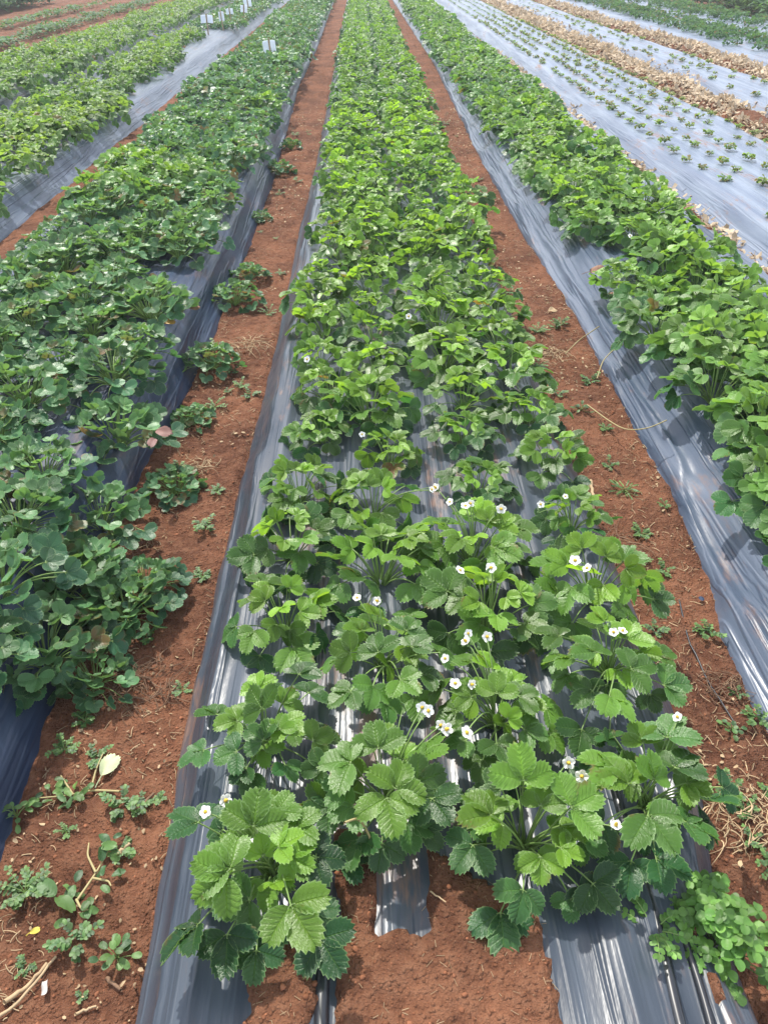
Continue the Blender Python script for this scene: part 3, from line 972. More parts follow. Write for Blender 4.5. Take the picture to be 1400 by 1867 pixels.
# the rest of the strawberries, too many and too far to count: one mass
fa = Acc()
for (d, x, y, bed, style, row, sc) in far:
    lod = 2 if d < 13 else 3
    fo = variants(style, lod)[rng.randrange(5)][0]
    a = rng.random() * 6.28; ca, sa = math.cos(a), math.sin(a)
    M = np.array([[ca, -sa, 0], [sa, ca, 0], [0, 0, 1]]) * sc
    z = top_z(x, y)
    tshift = rng.uniform(-0.2, 0.13)
    mi = {'central bed': 0, 'dark leafy bed': 1, 'right bed': 2, 'L2': 1 if style == 'dark' else 3, 'L3': 3, 'R4': 4, 'R5': 4}[bed]
    step = 1
    for v, f, uv, t in zip(fo.v[::step], fo.f[::step], fo.uv[::step], fo.t[::step]):
        base = int(f.min())
        t2 = t.copy(); t2[:, 0] = np.clip(t2[:, 0] * 0.8 + tshift, 0, 1)
        fa.v.append((v @ M.T + np.array([x, y, z])).astype(np.float32)); fa.f.append(f - base + fa.n)
        fa.uv.append(uv); fa.t.append(t2); fa.m.append(np.full(len(f), mi, np.int32)); fa.n += len(v)
kind(link('strawberry_foliage', fa.mesh('strawberry_foliage', [M_LEAF, M_LEAF_DARK, M_LEAF_MID, M_LEAF_YEL, M_CROP])), 'stuff', 'far strawberry rows whose leaves run together')

# ---- white flowers, each on the plant nearest to it
FLOWERS = [(375, 1480), (410, 1460), (770, 1290), (780, 1296), (805, 1322), (812, 1330), (850, 1336), (830, 1246), (858, 1248), (812, 1201), (853, 1155), (850, 1170), (887, 1161),
           (1118, 1153), (1134, 1151), (838, 1040), (895, 1035), (1048, 1022), (1070, 1036), (651, 1090), (689, 1096), (786, 893), (795, 890), (820, 915), (848, 922), (856, 918), (913, 928),
           (1060, 1415), (1035, 1390), (1235, 1308), (745, 577), (1122, 1506), (1030, 905), (660, 792), (1148, 430), (1165, 424), (560, 655), (985, 920)]
fr = random.Random(3)
near_roots = [(x, y, r) for x, y, r in plants if any(c.name.startswith('foliage') for c in r.children)]
for (px, py) in FLOWERS:
    zt = BED_C + (0.165 if py > 1100 else 0.165)
    p = pix(px, py, zt)
    x, y, r = min(near_roots, key=lambda q: math.hypot(q[0] - p.x, q[1] - p.y - 0.02))
    add_flower(r, p, fr)
    if fr.random() < 0.55:
        add_bud(r, p + Vector((fr.uniform(-.035, .035), fr.uniform(-.03, .03), fr.uniform(-.035, .0))), fr)

# ---- young plants rooted at the foot of the dark bed, along the left path
OFF = [(230, 1120, .75, 'beside the bare dark film near the bottom'), (170, 1235, .6, 'low on the left path beside a heap of dead roots'), (318, 885, .6, 'small, beside the bare soil in mid path'),
       (385, 665, .75, 'round, spreading onto the path beyond the pink withered leaf'), (428, 545, .8, 'round, against the dark film halfway up the path'), (455, 500, .6, 'behind the round one halfway up the path'),
       (350, 760, .5, 'thin, beside the pink withered leaf'), (510, 310, .7, 'far up the left path'), (475, 395, .5, 'beside a bare stretch of dark film'), (530, 265, .6, 'farthest up the left path'),
       (150, 1085, .9, 'broad, on the shoulder of the dark bed above the bare film'), (60, 1150, .95, 'nearest one high on the dark bed at the left frame edge'),
       (105, 1010, .95, 'lush, on the bed shoulder behind the broad one'), (265, 1075, .7, 'crowded beside the broad one at the film foot'), (170, 905, .9, 'on the bed shoulder beside the small mid-path one')]
for i, (px, py, s, lb) in enumerate(OFF):
    p = pix(px, py, 0.06)
    p = pix(px, py, min(0.17, top_z(p.x, p.y) + 0.03))
    z = max(soil_z(p.x, p.y), top_z(p.x, p.y)) - 0.004
    vs = variants('dark', 0)
    r = make_plant(p.x, p.y, z, vs[i % len(vs)], i * 1.3, s)
    tag(r, 'dark daughter plant, ' + lb, 'strawberry plant', 'daughter strawberry plants at the foot of the dark bed')

# ---- seedlings on the pale beds
def gen_seedling(seed):
    rng = random.Random(seed); fo = Acc()
    for i in range(rng.randint(16, 22)):
        az = i * 2.4 + rng.random(); r = rng.uniform(0.006, 0.042); h = rng.uniform(0.008, 0.04)
        trifoliate(fo, fo, np.zeros(3), np.array([r * math.cos(az), r * math.sin(az), h]), az, rng.uniform(-0.2, 0.6), rng.uniform(0.016, 0.026), rng, 2, dict(wr=0.8, fold=0.2, petiole=0.0015), rng.uniform(0.3, 1), rng.choice((0, 0, .5, .9)))
    return fo.mesh('strawberry_seedling', M_LEAF_YEL)


SEEDL = [gen_seedling(300 + i) for i in range(7)]
sl = []
for bed, xs, y0, keep, step in (('R2', (2.36, 2.57, 2.78, 2.99, 3.20), 2.5, 0.93, 0.29), ('R3', (4.02, 4.25, 4.5), 4.6, 0.62, 0.3)):
    for ri, rx in enumerate(xs):
        y = y0 + (ri % 2) * 0.13
        while y < 34:
            x_, y_ = rx + rng.gauss(0, 0.018), y + rng.gauss(0, 0.025); y += step
            if rng.random() > keep or in_view(x_, y_, 0.15, 40) is None:
                continue
            sl.append((y_, x_, bed, ri, rng.uniform(0.65, 1.1)))
sl.sort()
SROW = {'R2': ['first row', 'second row', 'third row', 'fourth row', 'fifth row'], 'R3': ['inner row', 'middle row', 'outer row']}
SBED = {'R2': 'pale film by the right leafy bed', 'R3': 'film between the litter strips'}
sc_count = {}
for (y, x, bed, ri, s) in sl[:290]:
    o = link('strawberry_seedling', SEEDL[rng.randrange(7)], loc=(x, y, top_z(x, y) + 0.008))
    o.rotation_euler.z = rng.random() * 6.28; o.scale = (s, s, s)
    k = sc_count[(bed, ri)] = sc_count.get((bed, ri), 0) + 1
    if k <= 10:
        tag(o, f'tiny seedling, {ORD[k - 1]} of the {SROW[bed][ri]}, {SBED[bed]}', 'seedling', 'strawberry seedlings on the ' + SBED[bed])
    else:
        tag(o, f'tiny seedling farther up the {SROW[bed][ri]}, {SBED[bed]}', 'seedling', f'seedlings farther up the {SROW[bed][ri]}, {SBED[bed]}')
rest = sl[290:]
if rest:
    a = Acc()
    for (y, x, bed, ri, s) in rest:
        for k in range(10):
            az = rng.random() * 6.28
            leaflet(a, np.array([x, y, top_z(x, y) + 0.02]), np.array([math.cos(az), math.sin(az), 0.5]), np.array([0, 0, 1.0]), 0.06 * s, 0.05 * s, rng, 3, (rng.random(), rng.random(), 0, 1))
    kind(link('seedling_foliage', a.mesh('seedling_foliage', M_LEAF_YEL)), 'stuff', 'farthest seedlings on the pale films')

# ------------------------------------------------------------------ far crops on both sides
def crop(name, label, area, n, h, L, mat, seed, clump=0.6):
    rg = np.random.default_rng(seed); r2 = random.Random(seed); a = Acc()
    x0, x1, y0, y1 = area
    k = 0
    while k < n:
        y = y0 + (y1 - y0) * rg.random() ** 1.5; x = x0 + (x1 - x0) * rg.random()
        if in_view(x, y, 0.3) is None:
            k += 0.05; continue
        c = quick_noise(x * 1.6, y * 1.6, seed)
        if c < clump * rg.random():
            continue
        hh = h * (0.35 + 0.65 * c) * rg.random() ** 0.5
        az = rg.random() * 6.28; el = rg.uniform(-0.2, 1.1)
        l = L * rg.uniform(0.7, 1.3)
        leaflet(a, np.array([x, y, hh + 0.02]), np.array([math.cos(az), math.sin(az), el]), np.array([-0.3 * math.cos(az), -0.3 * math.sin(az), 1.0]), l, l * 0.55, r2, 3, (0.2 + 0.6 * r2.random() * (hh / h), r2.random(), 0, 1))
        k += 1
    return kind(link(name, a.mesh(name, mat)), 'stuff', label)


crop('tall_crop_foliage', 'tall grey-green crop beyond the right beds', (8.7, 26, 9, 60), 26000, 0.55, 0.16, M_CROP, 21, 0.3)
crop('field_crop_foliage', 'dark green crop beyond the left beds', (-28, -8.6, 9, 60), 30000, 0.42, 0.15, M_CROP, 22, 0.3)
crop('low_crop_foliage', 'thin row of grey-green crop between strips of red soil', (-6.15, -5.7, 7, 45), 2600, 0.13, 0.08, M_CROP, 23, 0.75)
crop('far_crop_foliage', 'second thin crop row before the dark green crop', (-7.25, -6.95, 9, 45), 1200, 0.13, 0.08, M_CROP, 24, 0.75)

# ------------------------------------------------------------------ litter
def curl_leaf(a, p, L, rg, tint):
    az = rg.random() * 6.28; el = rg.uniform(-0.5, 0.8)
    leaflet(a, np.asarray(p), np.array([math.cos(az), math.sin(az), el]), np.array([rg.uniform(-.6, .6), rg.uniform(-.6, .6), 1.0]), L, L * rg.uniform(0.4, 0.8), rg, 2, tint, rg.uniform(-0.6, 0.8), rg.uniform(-0.6, 0.8), 0.08)


def litter(name, label, area, n, seed, Lr=(0.022, 0.05), power=1.4):
    rg = random.Random(seed); a = Acc(); x0, x1, y0, y1 = area
    for i in range(n):
        y = y0 + (y1 - y0) * rg.random() ** power
        x = x0 + (x1 - x0) * (rg.random() + rg.random()) / 2
        if in_view(x, y, 0.1) is None:
            continue
        if quick_noise(x * 3.0, y * 0.9, seed) < 0.12:
            continue
        far_ = 1 + y / 25
        curl_leaf(a, (x, y, soil_z(x, y) + rg.uniform(0.0, 0.035)), rg.uniform(*Lr) * far_, rg, (0.5, rg.random(), 0, 1))
    return kind(link(name, a.mesh(name, M_DRYLEAF)), 'stuff', label)


litter('dry_leaf_litter', 'strip of straw-coloured dry leaves between the two seedling beds', (3.18, 4.02, 2.5, 30), 21000, 31)
litter('far_leaf_litter', 'farther strip of straw-coloured dry leaves', (4.58, 5.44, 4, 32), 15000, 32)
litter('edge_leaf_litter', 'dry leaves caught along the outer edge of the right bed', (1.94, 2.20, 2, 14), 1500, 33)

PATHS = ((-0.67, -0.38, 0.45, 9.0), (0.69, 0.96, 0.45, 9.0))
rg = random.Random(77)
a = Acc()
for (x0, x1, y0, y1) in PATHS:                       # bits of straw and root on the paths
    for i in range(2600):
        y = y0 + (y1 - y0) * rg.random() ** 1.8; x = x0 - 0.02 + (x1 - x0 + 0.04) * rg.random()
        if quick_noise(x * 7, y * 4, 5) < 0.38:
            continue
        l = rg.uniform(0.005, 0.028); az = rg.random() * 6.28; z = soil_z(x, y)
        d = np.array([math.cos(az), math.sin(az), 0]) * l
        p0 = np.array([x, y, z + 0.002]); p2 = p0 + d; p2[2] = soil_z(p2[0], p2[1]) + 0.003
        p1 = (p0 + p2) / 2 + np.array([rg.uniform(-.3, .3) * l, rg.uniform(-.3, .3) * l, 0.004])
        tube(a, bez(p0, p1, p2, 4), rg.uniform(0.0004, 0.0011), 3, (0.5, rg.random(), 0, 1))
for i in range(500):                                  # near end of the central bed
    x = rg.uniform(-0.3, 0.75); y = rg.uniform(0.42, 0.8); z = soil_z(x, y)
    if look_up(COV, x, y) < 0.6:
        continue
    l = rg.uniform(0.003, 0.014); az = rg.random() * 6.28
    p0 = np.array([x, y, z + 0.002]); p2 = p0 + np.array([math.cos(az), math.sin(az), 0]) * l
    tube(a, np.stack([p0, p2]), rg.uniform(0.0003, 0.0006), 3, (0.5, 0.6 * rg.random(), 0, 1))
for (x0, x1, y0, y1) in PATHS:
    for i in range(900):
        y = y0 + (y1 - y0) * rg.random() ** 1.5; x = x0 - 0.02 + (x1 - x0 + 0.04) * rg.random()
        if quick_noise(x * 5 + 9, y * 3, 7) < 0.45:
            continue
        curl_leaf(a, (x, y, soil_z(x, y) + 0.004), rg.uniform(0.003, 0.010) * (1 + y / 6), rg, (0.5, 0.7 * rg.random(), 0, 1))
kind(link('straw_litter', a.mesh('straw_litter', M_STRAW)), 'stuff', 'bits of straw and root strewn over the soil')

a = Acc()
n_, m_ = 7, 5
th, ph = np.meshgrid(np.linspace(0, 2 * math.pi, n_), np.linspace(0, math.pi, m_))
CL = np.stack([np.sin(ph) * np.cos(th), np.sin(ph) * np.sin(th), np.cos(ph) * 0.7], -1).reshape(-1, 3); CLF = grid_faces(m_, n_)
for (x0, x1, y0, y1, n) in ((-0.70, -0.36, 0.42, 5.0, 2600), (0.66, 0.98, 0.42, 5.0, 2400), (-0.2, 0.3, 0.42, 0.8, 600), (3.3, 3.8, 2.5, 9, 500)):
    for i in range(n):
        y = y0 + (y1 - y0) * rg.random() ** 1.7; x = x0 + (x1 - x0) * rg.random()
        if x0 == -0.2 and look_up(COV, x, y) < 0.6:
            continue
        s = 0.0012 + 0.0045 * rg.random() ** 6
        jit = 1 + 0.25 * np.sin(CL @ np.array([rg.uniform(-4, 4) for _ in range(3)]) + rg.random() * 6)
        a.add(CL * jit[:, None] * s * np.array([1, rg.uniform(.7, 1.3), 0.8]) + np.array([x, y, soil_z(x, y) + s * 0.2]), CLF, None, (0.5, rg.random(), 0, 1))
kind(link('soil_crumbs', a.mesh('soil_crumbs', M_CLOD)), 'stuff', 'loose crumbs of red soil')


def root_heap(px, py, rad, n, label, seed, mat=M_TWIG):
    """A tangle of dead roots and stems lying on the soil."""
    r2 = random.Random(seed); p = pix(px, py, 0.02); a = Acc()
    for i in range(n):
        an = r2.random() * 6.28; q = rad * r2.random() ** 0.7
        x, y = q * math.cos(an), q * math.sin(an) * 0.8
        az = r2.random() * 6.28; l = rad * r2.uniform(0.25, 0.8)
        pts = [(x, y), (x + l * 0.5 * math.cos(az) + r2.gauss(0, l * .2), y + l * 0.5 * math.sin(az) + r2.gauss(0, l * .2)), (x + l * math.cos(az + r2.gauss(0, .5)), y + l * math.sin(az + r2.gauss(0, .5)))]
        P = [np.array([u, v, soil_z(p.x + u, p.y + v) + (0.004 + 0.022 * r2.random()) * (1 - q / rad * 0.7) + (0.006 if k == 1 else 0)]) for k, (u, v) in enumerate(pts)]
        tube(a, bez(*P, 7), np.linspace(r2.uniform(.0009, .002), .0005, 7), 4, (0.5, r2.random(), 0, 1))
    o = link('dead_root_tangle', a.mesh('dead_root_tangle', mat), loc=(p.x, p.y, 0))
    return tag(o, label, 'dead plant', 'tangles of dead roots on the paths')


root_heap(245, 1235, 0.10, 130, 'brown tangle of dead roots on the left path, near its dark daughter plants', 1)
root_heap(1095, 985, 0.115, 170, 'large tangle of dried grass and roots at the right edge of the central bed', 2)
root_heap(355, 850, 0.07, 60, 'small pale tangle of dry stems in mid left path', 3, M_STRAW)
root_heap(455, 625, 0.09, 70, 'pale dry stems beside a round daughter plant on left path', 4, M_STRAW)
root_heap(1005, 640, 0.08, 70, 'dry grass wisps halfway up the right path', 5, M_STRAW)
root_heap(1350, 1490, 0.09, 90, 'dry grass tangle on the right path near the bottom corner', 6, M_STRAW)
root_heap(1320, 1240, 0.07, 60, 'dry leaf bits against the right film edge', 7, M_TWIG)


def twig(pts, r, label, mat=M_TWIG, name='twig', cat='twig', lift=0.004, sides=7):
    P = []
    for (px, py) in pts:
        q = pix(px, py, 0.01); P.append((q.x, q.y, soil_z(q.x, q.y) + r + lift))
    o0 = np.array(P[0]); Q = np.array(P) - o0
    t = np.linspace(0, 1, len(Q)); tt = np.linspace(0, 1, 12)
    S = np.stack([np.interp(tt, t, Q[:, k]) for k in range(3)], -1)
    S[1:-1] += np.random.default_rng(int(pts[0][0])).normal(0, r * 0.35, (10, 3))
    a = Acc(); tube(a, S, np.linspace(r, r * 0.7, 12), sides, (0.5, 0.6, 0, 1))
    return tag(link(name, a.mesh(name, mat), loc=tuple(o0)), label, cat)


twig([(243, 1482), (262, 1460), (280, 1443)], .004, 'short dark brown stick lying on the left path beside the film edge')
twig([(10, 1830), (50, 1793), (88, 1757)], .0042, 'thick splintered straw stalk at the bottom left corner', M_STRAW, 'straw_stalk', 'straw')
twig([(0, 1856), (30, 1833), (104, 1746)], .003, 'thin straw stalk beside the thick one, bottom left corner', M_STRAW, 'straw_stalk', 'straw')
twig([(210, 1560), (222, 1551), (238, 1540)], .005, 'short pale stub of stalk by the wilted uprooted weed', M_STRAW, 'straw_stalk', 'straw')
twig([(138, 1850), (158, 1840), (176, 1834)], .0025, 'little straw lying along the bottom of left path', M_STRAW, 'straw_stalk', 'straw')
twig([(196, 1783), (210, 1796), (222, 1807)], .0035, 'short reddish stub beside the broad-leaved rosette weed', M_TWIG)
twig([(1075, 880), (1080, 905), (1084, 935)], .006, 'upright-lying broken stick at the right edge of the central bed', M_STRAW)
twig([(1240, 1085), (1258, 1160), (1290, 1230), (1345, 1330)], .0025, 'thin dark line of old drip tape along the right path', M_HOSE, 'drip_tape', 'hose', 0.0)
twig([(760, 1578), (785, 1571), (808, 1562)], .003, 'small twig on the bare soil at the bed end')
twig([(780, 1692), (790, 1704), (806, 1716)], .0014, 'thin bent rootlet on the soil patch at the bed end', M_STRAW)

# black hoses running out of the near end of the bed
def hose(x, y0, y1, r, label, bend=0.0, dz=0.010):
    ys = np.linspace(y0, y1, 22)
    a = Acc()
    P = np.stack([np.full(22, 0.0) + bend * ((ys - y0) / (y1 - y0)) + 0.004 * np.sin(ys * 17 + x * 50), ys - y0,
                  [max(soil_z(x, yy), top_z(x, yy)) + dz for yy in ys]], -1)
    tube(a, P, r, 12)
    o = link('drip_hose', a.mesh('drip_hose', M_HOSE), loc=(x, y0, 0))
    return tag(o, label, 'hose', 'black drip hoses at the bed end')


hose(-0.079, 0.30, 0.74, 0.0115, 'black drip hose beside the near left corner plant', 0.004, 0.006)
hose(0.447, 0.30, 0.86, 0.010, 'black drip hose left of the clover at bottom right', 0.012, 0.008)
hose(0.487, 0.30, 0.80, 0.007, 'thinner black hose running under the clover at bottom right', 0.010, 0.008)

# loose scraps of film
def scrap(px, py, wx, wy, z, label, seed):
    p = pix(px, py, z); n = 16
    u, v = np.meshgrid(np.linspace(-1, 1, n), np.linspace(-1, 1, n))
    x = u * np.sqrt(1 - v * v / 2) * wx; y = v * np.sqrt(1 - u * u / 2) * wy
    zz = np.array([[soil_z(p.x + x[i, j], p.y + y[i, j]) for j in range(n)] for i in range(n)]) + 0.006 + 0.008 * vnoise(x / 0.012, y / 0.05, seed)
    a = Acc(); a.add(np.stack([x, y, zz], -1).reshape(-1, 3), grid_faces(n, n))
    return tag(link('film_scrap', a.mesh('film_scrap', M_FILM_DARK), loc=(p.x, p.y, 0)), label, 'plastic scrap')


scrap(1345, 1820, .020, .030, 0.02, 'torn scrap of dark film on the soil at bottom right', 4)
scrap(1281, 1082, .007, .009, 0.02, 'tiny blue film scrap on the right path', 5)
p = pix(85, 1805, 0.01)
a = Acc()
n = 6
u, v = np.meshgrid(np.linspace(-1, 1, n), np.linspace(-1, 1, n))
a.add(np.stack([u * .004 + v * -.003, v * .011 + u * .002, .012 + .003 * u * u + 0.002 * np.sin(v * 4)], -1).reshape(-1, 3), grid_faces(n, n), None, (0, .9, 0, 1))
tag(link('paper_chip', a.mesh('paper_chip', M_CHIP), loc=(p.x, p.y, soil_z(p.x, p.y))), 'small white chip lying near the straw stalks at bottom left', 'scrap')

# ------------------------------------------------------------------ weeds
def rosette(seed, n, rad, L, wr, mat, up=0.4):
    r2 = random.Random(seed); f = Acc(); s = Acc()
    for i in range(n):
        az = i * 2.4 + r2.uniform(-.4, .4); q = (i + 1) / n
        r = rad * q * r2.uniform(.6, 1.1); h = rad * up * (1.1 - 0.7 * q) * r2.uniform(.7, 1.3)
        b = np.array([r * math.cos(az), r * math.sin(az), h])
        tube(s, bez((0, 0, 0), b * np.array([.5, .5, 1.1]), b, 5), 0.0012, 4)
        el = r2.uniform(-.2, .7)
        leaflet(f, b, np.array([math.cos(az), math.sin(az), el]), np.array([-.3 * math.cos(az), -.3 * math.sin(az), 1]), L * r2.uniform(.6, 1.15), L * wr, r2, 1, (r2.random(), r2.random(), 0, 1), 0.25, 0.15, 0.04, 0.1, 0.2)
    return f.mesh('foliage', mat), s.mesh('stems', M_STEM)


def sprig(seed, n, rad, L, mat):
    L = L * 0.72; n = int(n * 1.2) + 1
    """Branching weed with many small leaves."""
    r2 = random.Random(seed); f = Acc(); s = Acc()
    for i in range(n):
        az = i * 2.4 + r2.uniform(-.5, .5); ln = rad * r2.uniform(.5, 1.1)
        e = np.array([ln * math.cos(az), ln * math.sin(az), ln * r2.uniform(.25, .9)])
        pts = bez((0, 0, 0), e * np.array([.4, .4, 1.0]), e, 7); tube(s, pts, np.linspace(.0016, .0009, 7), 4)
        for k in range(2, 7):
            for sd in (-1, 1):
                a2 = az + sd * r2.uniform(.6, 1.3)
                leaflet(f, pts[k], np.array([math.cos(a2), math.sin(a2), r2.uniform(-.1, .6)]), np.array([0, 0, 1.0]), L * r2.uniform(.6, 1.2), L * .6, r2, 1, (r2.random(), r2.random(), 0, 1), .2, .2, .03, .05, .2)
        leaflet(f, pts[-1], np.array([math.cos(az), math.sin(az), .4]), np.array([0, 0, 1.0]), L, L * .6, r2, 1, (.9, r2.random(), 0, 1), .2, .2, .03, .05, .2)
    return f.mesh('foliage', mat), s.mesh('stems', M_STEM)


def clover(seed, n, rad, h, L):
    r2 = random.Random(seed); f = Acc(); s = Acc()
    for i in range(n):
        az = r2.random() * 6.28; q = r2.random() ** .6; r = rad * q
        b = np.array([r * math.cos(az), r * math.sin(az) * 1.15, h * (1.05 - .6 * q) * r2.uniform(.7, 1.15)])
        tube(s, bez((b[0] * .3, b[1] * .3, 0), b * np.array([.7, .7, .8]), b, 5), .0011, 4)
        a0 = r2.random() * 6.28; l = L * r2.uniform(.75, 1.2); yg = r2.random(); g = r2.random()
        nr = np.array([r2.gauss(0, .3) - .2 * math.cos(az) * -1, r2.gauss(0, .3), 1.0])
        for k in range(3):
            a = a0 + k * 2.094
            leaflet(f, b, np.array([math.cos(a), math.sin(a), -0.05]), nr, l, l * .95, r2, 1, (yg, g, 0, 1), .45, .15, .02, .12, 0.4)
    return f.mesh('foliage', M_CLOVER), s.mesh('stems', M_STEM)


def put_weed(px, py, meshes, label, s=1.0, rz=0.0, name='weed', group=None, z0=0.02):
    p = pix(px, py, z0)
    z = max(soil_z(p.x, p.y), top_z(p.x, p.y)) if name == 'clover_plant' else soil_z(p.x, p.y)
    r = link(name, None, loc=(p.x, p.y, z - 0.002)); r.rotation_euler.z = rz; s = s if name == 'clover_plant' else s * 0.62; r.scale = (s, s, s)
    link('foliage', meshes[0], r); link('stems', meshes[1], r)
    return tag(r, label, 'weed', group)


put_weed(1292, 1725, clover(61, 120, .085, .10, .0165), 'bright green clover clump growing over the film at the bottom right corner', 1, 0, 'clover_plant', z0=.05)
put_weed(1185, 1710, sprig(62, 9, .055, .018, M_CLOVER), 'small loose-leaved weed between hose and clover at bottom right', 1, 0, 'clover_plant', z0=.09)
put_weed(212, 1740, rosette(63, 15, .05, .034, .55, M_WEED, .7), 'broad-leaved rosette weed on the left path beside the film edge')
put_weed(40, 1615, sprig(64, 14, .075, .022, M_WEED), 'leafy green weed clump at the left frame edge by the wilted uprooted weed')
put_weed(25, 1475, rosette(65, 12, .05, .032, .5, M_WEED, .9), 'pale upright weed against the dark film on the far left')
put_weed(115, 1358, sprig(66, 8, .05, .018, M_WEED), 'small weed with narrow leaves below the dead root tangle')
put_weed(150, 1300, sprig(67, 6, .045, .018, M_WEED), 'weed tucked under the lowest dark daughter plant')
put_weed(115, 1502, sprig(68, 5, .028, .012, M_WEED), 'tiny round weed seedling on bare soil above the uprooted weed')
put_weed(300, 1035, sprig(69, 12, .06, .02, M_WEED), 'flattened leafy weed in the left path across from the film notch')
put_weed(368, 1045, sprig(70, 9, .045, .017, M_WEED), 'grey-green weed against the film edge in the left path')
put_weed(330, 1245, sprig(71, 6, .035, .014, M_WEED), 'small wilted weed at the film edge, left path')
put_weed(290, 1445, sprig(72, 4, .02, .014, M_WEED), 'two-leaved sprout by the dark stick')
put_weed(325, 840, sprig(73, 6, .05, .018, M_WEED), 'thin weed in mid left path, above the dry stems')
put_weed(395, 895, sprig(74, 7, .045, .016, M_WEED), 'yellowish weed near the film, mid left path')
put_weed(440, 700, sprig(75, 9, .06, .018, M_WEED), 'pale weed cluster beside the film, upper left path')
put_weed(390, 735, sprig(76, 9, .07, .018, M_WEED), 'spreading weed near the thin daughter plant, upper left path')
put_weed(490, 565, sprig(77, 8, .07, .018, M_WEED), 'weed wisps high in the left path by dry stems')
put_weed(1172, 965, sprig(78, 8, .05, .02, M_WEED), 'green weed on the right path beside the dry tangle')
put_weed(1140, 885, rosette(79, 22, .06, .06, .12, M_WEED, .5), 'grass tuft in the middle of the right path')
put_weed(1110, 845, sprig(80, 7, .05, .018, M_WEED), 'pale weed behind the grass tuft, right path')
put_weed(1060, 745, rosette(81, 12, .055, .034, .5, M_WEED, .5), 'leafy weed beside the long runner on the right path')
put_weed(1105, 775, sprig(82, 6, .04, .018, M_WEED), 'little weed under the runner at the film edge')
put_weed(980, 600, sprig(83, 12, .08, .02, M_WEED), 'weed clump at the right side of the central bed, upper path')
put_weed(985, 655, sprig(84, 8, .055, .018, M_WEED), 'small weed below the upper right-path clump')
put_weed(1335, 1325, rosette(85, 10, .035, .024, .7, M_WEED, .5), 'round-leaved weed on the right path near the film edge')
put_weed(1360, 1480, sprig(86, 8, .045, .016, M_WEED), 'weed on the soil at the right frame edge')
put_weed(1200, 1088, sprig(87, 4, .025, .014, M_WEED), 'tiny sprout in the bare middle of the right path')
put_weed(1220, 1180, sprig(88, 4, .022, .013, M_WEED), 'tiny sprout on the right path above the spreading leaf')
put_weed(1170, 1015, sprig(89, 6, .045, .016, M_WEED), 'thin-stemmed weed just below the dry tangle, right path')
put_weed(147, 1810, sprig(90, 3, .016, .012, M_WEED), 'tiny two-leaved sprout by the white chip at bottom left')

wm = [sprig(200 + i, 5, .035, .014, M_WEED) for i in range(4)]
wr_ = random.Random(9)
for i in range(46):
    left = i % 2 == 0
    x = wr_.uniform(-0.64, -0.41) if left else wr_.uniform(0.72, 0.94)
    y = 0.6 + 7.5 * wr_.random() ** 1.3
    r = link('weed_sprout', wm[i % 4][0], loc=(x, y, soil_z(x, y)))
    s = wr_.uniform(.5, 1.3); r.scale = (s, s, s); r.rotation_euler.z = wr_.random() * 6.28
    sd_ = 'left' if left else 'right'
    tag(r, f'tiny weed sprout scattered among others on the {sd_} soil path', 'weed', f'tiny weed sprouts scattered on the {sd_} path')


# an uprooted, wilted weed: stems on the soil with limp leaves
def wilted(stems, leaves, label, seed):
    r2 = random.Random(seed); p0 = pix(*stems[0][0], 0.01)
    root = link('uprooted_weed', None, loc=(p0.x, p0.y, 0)); s = Acc(); f = Acc()
    for st in stems:
        P = []
        for (px, py) in st:
            q = pix(px, py, .015); P.append((q.x - p0.x, q.y - p0.y, soil_z(q.x, q.y) + .007 + .006 * r2.random()))
        P = np.array(P); t = np.linspace(0, 1, len(P)); tt = np.linspace(0, 1, 14)
        S = np.stack([np.interp(tt, t, P[:, k]) for k in range(3)], -1)
        for _ in range(2):
            S[1:-1] = (S[:-2] + 2 * S[1:-1] + S[2:]) / 4
        tube(s, S, np.linspace(.0026, .0014, 14), 6)
    for (px, py, L, n) in leaves:
        q = pix(px, py, .015)
        for k in range(n):
            b = np.array([q.x - p0.x + r2.gauss(0, .012), q.y - p0.y + r2.gauss(0, .012), soil_z(q.x, q.y) + .008 + .012 * r2.random()]); az = r2.random() * 6.28
            leaflet(f, b, np.array([math.cos(az), math.sin(az), r2.uniform(-.3, .4)]), np.array([r2.gauss(0, .4), r2.gauss(0, .4), 1]), L * r2.uniform(.7, 1.2), L * .55, r2, 1, (r2.random(), r2.random(), 0, 1), .3, .3, .05, .05, .3)
    link('stems', s.mesh('stems', M_RUNNER), root); link('foliage', f.mesh('foliage', M_WEED), root)
    return tag(root, label, 'weed')


wilted([[(140, 1640), (175, 1590), (200, 1545)], [(175, 1590), (160, 1560), (162, 1535)], [(140, 1640), (150, 1660), (165, 1665)], [(170, 1600), (200, 1610), (205, 1620)]],
       [(115, 1630, .05, 2), (165, 1545, .03, 3), (205, 1600, .022, 6), (150, 1672, .024, 6), (200, 1543, .018, 4), (125, 1625, .025, 5)], 'uprooted weed with pale branching stems wilting on the left path', 51)
wilted([[(218, 1440), (165, 1432), (120, 1445), (60, 1450)], [(165, 1432), (175, 1400), (188, 1370)], [(130, 1440), (110, 1410)]],
       [(120, 1430, .02, 7), (145, 1440, .02, 7), (105, 1450, .02, 5), (60, 1460, .018, 5), (110, 1420, .02, 5)], 'wilted weed with long pale stem below the big pale leaf', 52)

